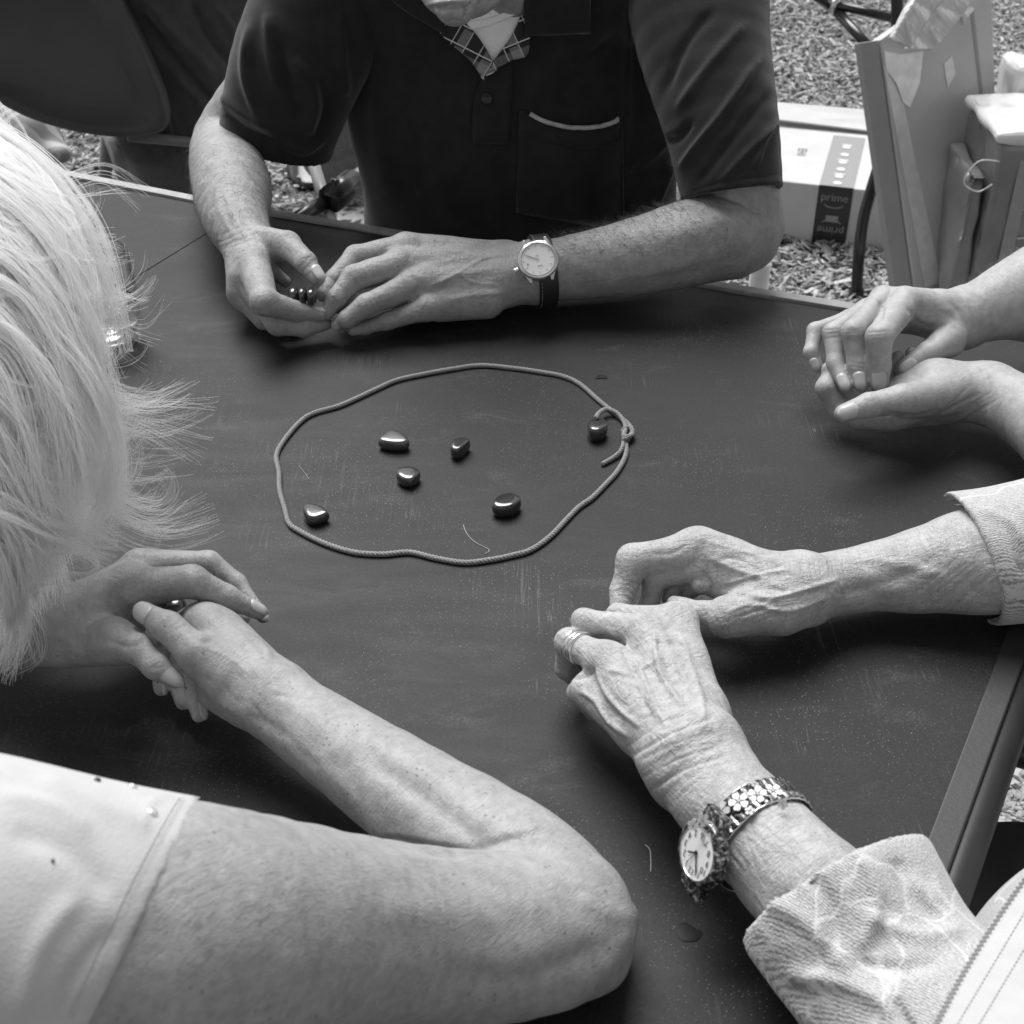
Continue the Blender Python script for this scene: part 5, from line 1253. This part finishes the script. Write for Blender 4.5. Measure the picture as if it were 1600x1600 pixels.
def wh(dx, dy, ln, wd, name):
    e = nrm(ex * dx - ey * dy); b = MB(); b.box(dc + n2 * .0007 + e * ln * .42, e, n2, np.cross(e, n2), ln * .58, .00012, wd); b.obj(name, INK, wf)
wh(-146, -15, .0066, .00045, 'hour_hand'); wh(-12, 195, .0098, .00038, 'minute_hand'); wh(-170, 100, .0090, .00012, 'second_hand')
b = MB(); b.lathe(dc + n2 * .0004, [(.0010, 0), (.0010, .0007), (.0001, .0007)], n2, 16); b.obj('pinion', INK, wf)
def flower(px, py, r, rot):
    best = None
    h = hit(bvB, px, py)
    if h[0] is None or (px < 1120 and py > 1280): p, nn = D(px, py, .684), nrm(n2 * .5 - FW * .6)
    else: p, nn = h; nn = nrm(nn * .6 + (p - cw) * 14)
    p = p + nn * .0004; u = nrm(np.cross(nn, [.3, .5, .8])); v = np.cross(nn, u); b = MB()
    for k in range(5):
        w = rot + 2 * math.pi * k / 5; e = u * math.cos(w) + v * math.sin(w); f_ = np.cross(nn, e)
        pts = [(.15, 0), (.45, .30), (.8, .36), (1.0, .18), (.95, 0), (1.0, -.18), (.8, -.36), (.45, -.30)]
        b.prism([p + nn * .0003 + e * r * x + f_ * r * y for x, y in pts], nn * .0006)
    f = b.obj('flower', PET, wf)
    b = MB(); b.lathe(p + nn * .0008, [(r * .2, 0), (r * .16, .0005), (.0001, .0006)], nn, 10); b.obj('flower_centre', CEN, f)
    return f
for i, (x, y, r) in enumerate(((1128, 1269, .0054), (1155, 1254, .0054), (1184, 1243, .0050), (1208, 1238, .0046), (1106, 1313, .0032), (1116, 1356, .0036), (1107, 1371, .0034), (1084, 1289, .0030), (1100, 1281, .0034), (1172, 1268, .0026), (1224, 1256, .0028), (1178, 1228, .0026), (1140, 1290, .0024))):
    flower(x, y, r, i * .7)
# --- rings on the elderly woman's ring finger
ra, rb_ = J(948, 1032, 27, .058), J(888, 1004, 22, .050); rax = nrm(rb_[0] - ra[0]); u = nrm(np.cross(rax, [0, 0, 1.0])); v = np.cross(rax, u)
for i, (t_, lab, rr) in enumerate(((.86, 'outer slim silver ring, nearer the knuckle of the elderly woman\'s ring finger', .0010), (.66, 'inner wider silver ring, nearer the base of the elderly woman\'s ring finger', .0013), (.76, 'thin middle silver ring between two others on the elderly woman\'s ring finger', .0007))):
    c = ra[0] * (1 - t_) + rb_[0] * t_; R_ = ra[1] * (1 - t_) + rb_[1] * t_ + .0003; b = MB()
    b.tube([c + (u * math.cos(w) + v * math.sin(w)) * R_ for w in np.linspace(0, 2 * math.pi, 40, endpoint=False)], rr, 8, closed=True)
    o = b.obj('finger_ring', SIL, smooth=True, label=lab, cat='ring', group='rings on the elderly woman\'s finger')

# ================================================================ THINGS BEHIND THE TABLE
TXC = bpy.data.textures.new('crumple', 'CLOUDS'); TXC.noise_scale = .11; TXC.noise_depth = 1
def crumple(o, amp, lev=5):
    s_ = o.modifiers.new('subdivision', 'SUBSURF'); s_.subdivision_type = 'SIMPLE'; s_.levels = lev; s_.render_levels = lev
    d_ = o.modifiers.new('crumple', 'DISPLACE'); d_.texture = TXC; d_.strength = amp; d_.mid_level = .5; d_.texture_coords = 'GLOBAL'
    o.data.polygons.foreach_set('use_smooth', [True] * len(o.data.polygons)); return o
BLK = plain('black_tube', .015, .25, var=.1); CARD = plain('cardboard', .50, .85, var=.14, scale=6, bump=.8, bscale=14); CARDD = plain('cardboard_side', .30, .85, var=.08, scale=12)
def nodes(*ps): return [G(*p) for p in ps]
# parcel box with printed tape
bx = empty('cardboard_box', G(1300, 392), 'large flat cardboard shipping box with printed tape lying on the mulch', 'box')
fl_, fr_ = G(1160, 372), G(1432, 404)
ux = nrm(fr_ - fl_); uy = np.cross([0, 0, 1.0], ux); W = np.linalg.norm(fr_ - fl_)
HB_ = .145; DP = .40
fl_ = fl_ + uy * 0
def bp(u, v, z): return fl_ + ux * u + uy * v + np.array([0, 0, z])
b = MB(); b.prism([bp(0, 0, .003), bp(W, 0, .003), bp(W, DP, .003), bp(0, DP, .003)], (0, 0, HB_)); CARB = plain('pale_carton', .50, .85, var=.07, scale=12, bump=.25, bscale=60); bevel(b.obj('carton', CARB, bx), .003, 2)
b = MB(); b.prism([bp(-.0, .355, HB_ + .016), bp(W, .355, HB_ + .006), bp(W, DP + .05, HB_ + .030), bp(0, DP + .05, HB_ + .026)], (0, 0, .004)); b.obj('lid_flap', CARB, bx)
TG = plain('grey_tape', .26, .35, var=.04); TB = plain('black_tape', .02, .3); TP = plain('white_print', .62, .5); TD = plain('dark_print', .10, .5)
tx = np.dot(G(1292, 392) - fl_, ux); tw2 = .076
b = MB(); b.prism([bp(tx - tw2 / 2, .0, HB_ + .0036), bp(tx + tw2 / 2, .0, HB_ + .0036), bp(tx + tw2 / 2, .325, HB_ + .0036), bp(tx - tw2 / 2, .325, HB_ + .0036)], (0, 0, .0006)); b.obj('grey_tape', TG, bx)
b = MB(); b.prism([bp(tx - tw2 / 2, -.0016, .004), bp(tx + tw2 / 2, -.0016, .004), bp(tx + tw2 / 2, -.0016, HB_ + .003), bp(tx - tw2 / 2, -.0016, HB_ + .003)], uy * .0012); b.obj('black_tape', TB, bx)
def put_text(s, size, o, ex_, ey_, mat, parent, name='lettering'):
    V2, F2 = text2d(s, size); return mesh_obj(name, [o + ex_ * x + ey_ * y for x, y, _ in V2], F2, mat, parent, False)
upz = np.array([0, 0, 1.0]); fo_ = -uy * .0022
put_text('prime', .026, bp(tx, 0, HB_ - .022) + fo_ * 1.2, ux, upz, plain('tape_print', .25, .5), bx)
put_text('prime', .026, bp(tx, 0, .045) + fo_ * 1.2, -ux, -upz, plain('tape_print', .25, .5), bx)
def arc(c, r, a0, a1, e1, e2, th, mat, parent, name='arrow_mark'):
    b = MB(); P = [c + e1 * r * math.cos(w) + e2 * r * .45 * math.sin(w) for w in np.linspace(a0, a1, 12)]; b.tube(P, th, 5); return b.obj(name, mat, parent)
arc(bp(tx, 0, HB_ - .036) + fo_ * 1.3, .022, math.pi * 1.1, math.pi * 1.9, ux, upz, .0012, TG, bx); arc(bp(tx, 0, .060) + fo_ * 1.3, .022, math.pi * .1, math.pi * .9, ux, upz, .0012, TG, bx)
b = MB(); b.box(bp(tx, 0, HB_ * .5) + fo_ * 1.2, ux, upz, uy, .014, .0075, .0003); b.obj('tape_label', TG, bx); b = MB(); b.box(bp(tx, 0, .012) + fo_ * 1.2, ux, upz, uy, .028, .005, .0003); b.obj('tape_label', TG, bx)
for i, v_ in enumerate((.02, .06, .105, .15, .20, .25)):
    c = bp(tx, v_, HB_ + .0048); b = MB(); b.lathe(c, [(.008, 0), (.010, .0004), (.006, .0005), (.004, .0001)], upz, 16)
    if i % 2: b.box(c + ux * 0 + uy * .014, ux, uy, upz, .012, .0035, .0003)
    b.obj('tape_print', TP, bx)
put_text('EH1', .030, bp(tx - .10, .19, HB_ + .0040), -uy, ux, TD, bx)
# big cardboard sheet leaning on the folding frame
def quad3(P, th, name, mat, parent, bv=.002):
    P = [np.asarray(p, float) for p in P]; nn = nrm(np.cross(P[1] - P[0], P[2] - P[0]))
    b = MB(); b.prism([p for p in P], nn * th); return bevel(b.obj(name, mat, parent), bv, 2)
cs = empty('cardboard_sheet', G(1450, 520), 'tall flat cardboard carton standing on edge and leaning against the black folding frame', 'cardboard')
bl, br = G(1436, 500), G(1560, 470)
tl_ = YP(1376, 62, bl[1] + .16); br2 = br.copy(); tr_ = YP(1552, -60, br[1] + .22); 
fnn = nrm(np.cross(br2 - bl, tl_ - bl))
if fnn @ FW > 0: fnn = -fnn
def onp(x, y, off=.0):
    r = ray(x, y); t_ = ((bl - CAM) @ fnn) / (r @ fnn); return CAM + r * t_ + fnn * off
tr_ = onp(1548, -60); br2 = onp(1566, 470)
b = MB(); b.prism([bl, br2, tr_, tl_], -fnn * .03); bevel(b.obj('front_panel', CARD, cs), .002, 2)
e0 = nrm(br2 - bl); 
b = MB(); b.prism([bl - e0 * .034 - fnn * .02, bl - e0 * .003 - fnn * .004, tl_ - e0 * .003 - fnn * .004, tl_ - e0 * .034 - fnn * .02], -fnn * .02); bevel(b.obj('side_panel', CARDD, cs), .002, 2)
bc = MB(); quad = [bl, br2, tr_, tl_]
fnn = nrm(np.cross(br2 - bl, tl_ - bl)); 
if fnn @ FW > 0: fnn = -fnn
def onp(x, y, off=.0):
    r = ray(x, y); t_ = ((bl - CAM) @ fnn) / (r @ fnn); return CAM + r * t_ + fnn * off
def sheet(pts, off, th, name, mat, parent):
    b = MB(); b.prism([onp(x, y, off) for x, y in pts], fnn * th); return b.obj(name, mat, parent)
PLW = plain('clear_plastic_tape', .82, .2, var=.25, scale=30, coat=.5)
sheet([(1381, 80), (1405, 85), (1442, 80), (1436, 130), (1421, 168), (1410, 160), (1400, 130), (1384, 110)], .001, .0012, 'torn_label', PLW, cs)
sheet([(1474, 100), (1487, 88), (1492, 115), (1480, 138)], .001, .001, 'paper_label', plain('paper', .75, .8), cs)
sheet([(1380, 100), (1412, 165), (1470, 440), (1445, 450)], .0006, .0006, 'packing_tape', plain('translucent_tape', .64, .3), cs)
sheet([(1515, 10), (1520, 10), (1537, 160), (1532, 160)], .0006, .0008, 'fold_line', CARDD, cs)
# taped plastic wrapping over the top corner
pw = empty('plastic_wrapping', onp(1420, 60, .03), 'shiny clear plastic wrapping bundled over the top corner of the cardboard sheet', 'plastic wrap')
PLS = NT('crinkled_plastic'); _c = PLS.coord(); _n = PLS.noise(PLS.coord((4, 26, 4), rot=(0, .5, .4)), 3, 4, .6, .6); PLS.col(PLS.ramp(_n, [(.35, .38), (.55, .58), (.62, .9)])); PLS.b.inputs['Roughness'].default_value = .18; PLS.nor(PLS.bump(_n, .6, .01)); PLS = PLS.m
b = MB(); b.prism([onp(x, y, .03) for x, y in ((1374, 62), (1402, 78), (1470, -20), (1440, -50))], fnn * .01); crumple(bevel(b.obj('wrap_face', PLS, pw, smooth=False), .002), .03, 5)
b = MB(); b.prism([onp(x, y, .02) for x, y in ((1402, 78), (1440, 80), (1490, 20), (1510, -30), (1470, -30))], fnn * .018); bevel(b.obj('wrap_side', PLS, pw), .002)
b = MB(); b.prism([onp(x, y, .01) for x, y in ((1490, 0), (1520, -20), (1515, 15), (1498, 40))], fnn * .004); b.obj('wrap_flap', PLS, pw)
# wrapped parcel and foam block
def boxpx(name, parent, mat, bot_l, bot_r, ht, dep, bv=.006, z0=0.0):
    a, c = G(*bot_l, z0), G(*bot_r, z0); x = nrm(c - a); y = np.cross(upz, x); P = [a, c, c + y * dep, a + y * dep]
    b = MB(); b.prism(P, (0, 0, ht)); return bevel(b.obj(name, mat, parent), bv, 3), a, x, y, np.linalg.norm(c - a)
pe = empty('wrapped_parcel', G(1560, 520), 'upright parcel wrapped in clear plastic with taped dark seams at the right edge', 'parcel')
PKG = plain('brown_paper_plastic', .22, .25, var=.25, scale=8, bump=.6, bscale=16, coat=.5)
PKW = plain('white_plastic_film', .72, .25, var=.15, scale=10, bump=.8, bscale=14, coat=.5)
o, a, x, y, w_ = boxpx('parcel_body', pe, PKG, (1502, 520), (1585, 520), .40, .22, .012); crumple(o, .012)
b = MB(); b.prism([a + x * -.012 - y * .003 + upz * .40, a + x * (w_ + .012) - y * .003 + upz * .40, a + x * (w_ + .012) + y * .23 + upz * .40, a + x * -.012 + y * .23 + upz * .40], (0, 0, .022)); crumple(bevel(b.obj('plastic_top', PKW, pe), .01, 3), .03, 4)
b = MB(); b.prism([a + x * (w_ - .01) - y * .006, a + x * (w_ + .12) - y * .006, a + x * (w_ + .12) + y * .22, a + x * (w_ - .01) + y * .22], (0, 0, .412)); crumple(bevel(b.obj('plastic_side', PKW, pe), .01, 3), .03, 4)
b = MB(); b.prism([a + x * -.035 + y * .02, a + x * -.002 + y * .02, a + x * -.002 + y * .2, a + x * -.035 + y * .2], (0, 0, .33)); crumple(bevel(b.obj('film_fold', PKG, pe), .008, 3), .03, 4)
TT = plain('tape_seam', .30, .3, coat=.4)
b = MB(); b.prism([a + x * w_ * .38 - y * .0025, a + x * w_ * .62 - y * .0025, a + x * w_ * .62 - y * .0025 + upz * .37, a + x * w_ * .38 - y * .0025 + upz * .37], -y * .0012); b.obj('tape_seam', TT, pe)
for z_ in (.10, .15, .21, .27, .33):
    b = MB(); b.tube([a + x * w_ * .63 - y * .004 + upz * z_, a + x * w_ * .95 - y * .004 + upz * (z_ + .004)], .0016, 6); b.obj('film_crease', PKW, pe)
b = MB(); b.lathe(a + x * w_ * .55 - y * .0045 + upz * .075, [(.009, 0), (.009, .001), (.0002, .001)], -y, 18); b.obj('black_dot', BLK, pe)
b = MB(); lp2 = a - y * .01 + upz * .37; b.tube(spline([lp2 + x * -.0, lp2 - x * .04 + upz * .0, lp2 - x * .06 - upz * .04, lp2 - x * .03 - upz * .06, lp2 - x * .005 - upz * .045], 6), .0013, 6); b.obj('string_loop', PKW, pe, smooth=True)
fo2 = empty('foam_block', G(1570, 330), 'white crumpled foam block standing behind the wrapped parcel', 'foam block')
o, a2, x2, y2, w2 = boxpx('foam', fo2, PKW, (1520, 440), (1640, 440), .47, .12, .02); crumple(o, .03, 4)
# black folding frame behind the cardboard
ff = empty('metal_stand', G(1338, 465), 'black tubular folding stand with crossed braces behind the cardboard', 'metal stand')
Yf = G(1338, 468)[1]
def tubepx(pts, r, parent, name, mat=BLK):
    b = MB(); P = [YP(x, y, Y) for x, y, Y in pts]; b.tube(spline(P, 5) if len(P) > 2 else P, r, 12); return b.obj(name, mat, parent, smooth=True)
tubepx([(1338, 466, Yf), (1342, 400, Yf), (1352, 330, Yf + .03), (1385, 215, Yf + .08), (1400, 100, Yf + .12), (1402, -40, Yf + .16)], .0125, ff, 'leg')
tubepx([(1338, 468, Yf), (1338, 452, Yf)], .0165, ff, 'foot_cap')
tubepx([(1250, -25, Yf + .3), (1304, 14, Yf + .3)], .011, ff, 'brace'); tubepx([(1302, 12, Yf + .3), (1380, 98, Yf + .15)], .0105, ff, 'brace'); tubepx([(1308, 8, Yf + .29), (1400, 30, Yf + .25)], .0095, ff, 'brace')
tubepx([(1298, 20, Yf + .29), (1308, -2, Yf + .29)], .008, ff, 'clamp', STEEL)
# pale chair leg under his elbow
cl = empty('chair', G(1195, 620), 'chair with pale tubular legs, only one leg showing under the man\'s elbow', 'chair')
PT = plain('pale_tube', .45, .4); p0 = YP(1196, 400, 1.40)
b = MB(); b.tube([np.array([p0[0], 1.42, .0]), np.array([p0[0], 1.42, YP(1196, 412, 1.42)[2]])], .0115, 12); b.obj('leg', PT, cl, smooth=True)
for dx in (-.42,):
    b = MB(); b.tube([np.array([p0[0] + dx, 1.62, .0]), np.array([p0[0] + dx, 1.62, .46])], .0115, 12); b.obj('leg', PT, cl, smooth=True)
b = MB(); b.box((p0[0] - .2, 1.66, .44), RT, (0, 1, 0), upz, .21, .2, .02); bevel(b.obj('seat', BLK, cl), .01)
# --- left background
CHP = plain('dark_plastic_shell', .07, .7, var=.18, scale=9, bump=.25, bscale=60)
ch = empty('folding_chair', G(150, 470), 'dark moulded plastic chair back with metal legs at the top left', 'chair')
Yc = 1.95
outl = spline([(-120, -80), (60, -90), (160, -60), (196, 10), (228, 80), (256, 150), (262, 192), (244, 208), (190, 214), (120, 206), (50, 186), (-10, 158), (-110, 120)], 5, True)
n_ = len(outl); ctr = np.mean(outl, 0); V = []
for (s_, dy) in ((1.0, .0), (.985, -.012), (.93, -.018), (.85, -.004), (.5, .03), (.02, .045)):
    for q in outl:
        qq = ctr + (np.array(q) - ctr) * s_; V.append(YP(qq[0], qq[1], Yc + dy - .0004 * 0))
m_ = 6; F = [(i * n_ + k, i * n_ + (k + 1) % n_, (i + 1) * n_ + (k + 1) % n_, (i + 1) * n_ + k) for i in range(m_ - 1) for k in range(n_)] + [tuple(range((m_ - 1) * n_, m_ * n_))]
V2 = [v + np.array([0, .02, 0]) for v in V[:n_]]; b0 = len(V); V += V2; F += [(k, b0 + k, b0 + (k + 1) % n_, (k + 1) % n_) for k in range(n_)] + [tuple(range(b0 + n_ - 1, b0 - 1, -1))]
mesh_obj('backrest', V, F, CHP, ch, True)
tubepx([(168, 205, Yc + .05), (205, 305, Yc - .10)], .010, ch, 'leg', plain('dull_steel', .16, .4)); tubepx([(200, 213, Yc + .03), (300, 222, Yc + .06)], .008, ch, 'crossbar', plain('dull_steel', .16, .4))
tubepx([(168, 215, Yc + .05), (150, 500, Yc + .05)], .010, ch, 'leg', plain('dull_steel', .16, .4))
# seated person in dark jacket behind
bp_ = empty('person', G(300, 380), 'seated person in dark jacket and trousers behind the table at the top left', 'person')
JK = cloth_mat('dark_jacket', .07, .15, 300, .3)
Yj = 2.10
pr = [seg((YP(245, -90, Yj), .14), (YP(262, 30, Yj), .085), .05) if False else (YP(240, -90, Yj), .16, YP(262, 20, Yj), .10, .05, None), (YP(262, 20, Yj), .10, YP(300, 190, Yj - .02), .055, .05, None), (YP(330, -60, Yj + .05), .12, YP(372, 120, Yj + .1), .06, .04, None), (YP(300, 60, Yj), .07, YP(350, 190, Yj), .06, .04, None), (YP(275, 120, Yj - .02), .05, YP(290, 235, Yj), .045, .03, None)]
Gj = Grid(pr, .006, .03)
for q in pr: Gj.add(q, q[4])
V, F = Gj.mesh(); V = smooth(V, F, 1); N = vnormals(V, F)
V = strokes(V, N, [([(178, 0), (215, 80), (262, 170), (285, 220)], 7, 8), ([(215, 20), (270, 90), (345, 180)], 9, -14), ([(230, 0), (290, 70), (330, 110)], 8, 10), ([(300, 0), (330, 60), (380, 120)], 8, -12), ([(330, 0), (370, 60), (395, 110)], 7, 8), ([(270, 110), (310, 150), (345, 190)], 8, 10), ([(200, 60), (240, 130), (262, 200)], 7, -9)])
bj = (V, F, V.copy()); body_obj('jacket', [bj], JK, bp_)
TRS = cloth_mat('dark_trousers', .07, .2, 200, .3)
pr = [(YP(250, 200, Yj), .075, YP(265, 262, Yj + .05), .062, .03, None), (YP(245, 190, Yj), .06, YP(300, 230, Yj + .05), .06, .03, None)]
Gj = Grid(pr, .006, .03)
for q in pr: Gj.add(q, q[4])
V, F = Gj.mesh(); N = vnormals(V, F); V = strokes(V, N, [([(228, 225), (250, 240), (272, 222)], 5, -7), ([(225, 215), (245, 232), (270, 210)], 4, 6), ([(270, 215), (276, 245)], 5, 8)])
body_obj('trouser_leg', [(V, F, V.copy())], TRS, bp_)
SKB = plain('skin_far', .33, .55)
b = MB(); b.lathe(YP(300, -220, Yj), [(.01, -.12), (.06, -.1), (.085, 0), (.08, .08), (.03, .13), (.001, .135)], upz, 24); b.obj('head', SKB, bp_, smooth=True)
def shoe(pts_sole, h, name, matU, parent, groundY=None, label=None):
    """simple low shoe: sole outline in px on the ground, upper lofted above"""
    P = [G(x, y, .0) for x, y in spline(pts_sole, 4, True)]; c = np.mean(P, 0); n = len(P)
    hv = np.array([np.clip(1 - np.linalg.norm(p - P[0]) / (.30), .25, 1) for p in P]); V = []
    for s_, k in ((1, .0), (1.03, .18), (.98, .25), (.92, .6), (.7, .9), (.35, 1.0)):
        for i, p in enumerate(P): V.append(c + (p - c) * s_ + np.array([0, 0, .002 + h * k * (hv[i] if k > .3 else 1) * (1 if k > .3 else 1)]))
    F = [(i * n + k, i * n + (k + 1) % n, (i + 1) * n + (k + 1) % n, (i + 1) * n + k) for i in range(5) for k in range(n)] + [tuple(range(5 * n, 6 * n)), tuple(range(n - 1, -1, -1))]
    return mesh_obj(name, V, F, matU, parent, True)
BSH = plain('black_shoe', .015, .3); 
shoe([(262, 305), (300, 300), (312, 320), (270, 330)], .07, 'shoe', BSH, bp_)
# patterned trainer at the far left
SN = NT('printed_trainer'); _c = SN.coord(); _w = SN.n('ShaderNodeTexWave', wave_type='RINGS'); _w.inputs['Scale'].default_value = 9; _w.inputs['Distortion'].default_value = 6; SN.l(_c, _w.inputs['Vector'])
SN.col(SN.ramp(_w.outputs['Fac'], [(.35, .16), (.6, .34)])); SN.b.inputs['Roughness'].default_value = .6; SN = SN.m
pt = empty('person', G(20, 260), 'person of whom only a patterned trainer shows below the dark chair back', 'person')
pr = [(YP(8, 200, 2.75), .05, YP(52, 214, 2.65), .052, .02, None), (YP(52, 216, 2.65), .045, YP(92, 240, 2.60), .026, .02, (upz, .7)), (YP(-10, 120, 2.8), .05, YP(8, 195, 2.75), .05, .02, None)]
Gj = Grid(pr, .005, .03)
for q in pr: Gj.add(q, q[4])
V, F = Gj.mesh(); mesh_obj('trainer', V, F, SN, pt, True)
shoe([(20, 262), (60, 252), (110, 246), (122, 262), (90, 282), (40, 290)], .03, 'sole', BSH, pt)
# person with grey trousers and a black shoe seen between arm and body
pg = empty('person', G(520, 300), 'person in grey trousers and black shoe seen between the man\'s arm and side', 'person')
GT = cloth_mat('grey_trousers', .13, .2, 250, .3)
Yg = G(520, 300)[1]
pr = [(YP(545, -200, Yg + .05), .14, YP(535, 120, Yg), .11, .04, None), (YP(535, 120, Yg), .11, YP(522, 235, Yg - .02), .085, .04, None)]
Gj = Grid(pr, .008, .03)
for q in pr: Gj.add(q, q[4])
V, F = Gj.mesh(); N = vnormals(V, F); V = strokes(V, N, [([(500, 230), (530, 245), (560, 225)], 6, -12), ([(505, 215), (530, 228), (555, 205)], 5, 10), ([(540, 180), (545, 230), (552, 260)], 6, 12), ([(518, 170), (515, 220)], 6, -10)])
body_obj('trouser_leg', [(V, F, V.copy())], GT, pg)
shoe([(452, 262), (500, 248), (560, 250), (572, 275), (520, 296), (465, 296)], .085, 'shoe', BSH, pg)
# chair frame pieces in the gap
cf = empty('folding_chair', G(510, 360), 'folding chair frame, grey tube and black bar, between the man\'s arm and side', 'chair')
GT2 = plain('grey_tube', .20, .4)
tubepx([(484, 236, 2.25), (520, 356, 1.95)], .0105, cf, 'leg', GT2); tubepx([(520, 356, 1.95), (560, 560, 1.75)], .0105, cf, 'leg', GT2)
tubepx([(440, 360, 1.9), (520, 305, 2.02)], .012, cf, 'bar', BLK); tubepx([(516, 312, 1.99), (552, 285, 2.05)], .022, cf, 'clamp', BLK); tubepx([(545, 290, 2.04), (590, 255, 2.1)], .014, cf, 'bar', GT2); tubepx([(524, 280, 2.0), (524, 305, 2.0)], .007, cf, 'bolt', BLK)
# crumpled pale bag on the ground
BG = plain('crumpled_bag', .5, .5, var=.3, scale=14); be = empty('plastic_bag', G(555, 350), 'crumpled pale plastic bag on the ground just beyond the table edge', 'bag')
V = []; F = []; nn_ = 14
for i in range(nn_):
    for j in range(nn_):
        x_ = 505 + 100 * j / (nn_ - 1); y_ = 325 + 60 * i / (nn_ - 1); V.append(G(x_, y_, max(.004, .05 * math.sin(math.pi * i / (nn_ - 1)) * math.sin(math.pi * j / (nn_ - 1)) + rng.uniform(-.012, .016))))
F = [(i * nn_ + j, i * nn_ + j + 1, (i + 1) * nn_ + j + 1, (i + 1) * nn_ + j) for i in range(nn_ - 1) for j in range(nn_ - 1)]
o = mesh_obj('bag_sheet', V, F, BG, be, False); sm_ = o.modifiers.new('thickness', 'SOLIDIFY'); sm_.thickness = .002
# black chair seat at the lower right
bs = empty('chair', G(1560, 1500), 'black moulded chair seat beside the table corner at the lower right', 'chair')
BS2 = plain('black_seat', .012, .5)
pr = [(YP(1600, 1400, .60) , .10, YP(1800, 1380, .66), .12, .04, (upz, .22))]
zc = .46; sc_ = [Z(x, y, zc - TAB) for x, y in ((1470, 1420), (1478, 1345), (1505, 1298), (1560, 1284), (1640, 1290), (1760, 1330), (1800, 1500), (1700, 1650), (1500, 1600))]
P = spline(sc_, 5, True); n = len(P); c = np.mean(P, 0); V = []
for s_, h in ((.9, -.02), (1.0, -.012), (1.0, .0), (.95, .004), (.8, -.004), (.2, -.012)):
    for p in P: V.append(c + (p - c) * s_ + np.array([0, 0, h]))
F = [(i * n + k, i * n + (k + 1) % n, (i + 1) * n + (k + 1) % n, (i + 1) * n + k) for i in range(5) for k in range(n)] + [tuple(range(5 * n, 6 * n)), tuple(range(n - 1, -1, -1))]
mesh_obj('seat', V, F, BS2, bs, True)
for q in ((c + np.array([-.12, .1, 0])), (c + np.array([.12, .1, 0])), (c + np.array([-.1, -.12, 0])), (c + np.array([.12, -.12, 0]))):
    b = MB(); b.tube([np.array([q[0], q[1], 0.0]), np.array([q[0], q[1], zc - .03])], .011, 10); b.obj('leg', BLK, bs, smooth=True)
b = MB(); Yb = 1.02; b.tube([YP(1570, 1160, Yb), YP(1640, 1180, Yb), YP(1760, 1160, Yb + .1)], .022, 12); b.obj('back_rail', BLK, bs, smooth=True)
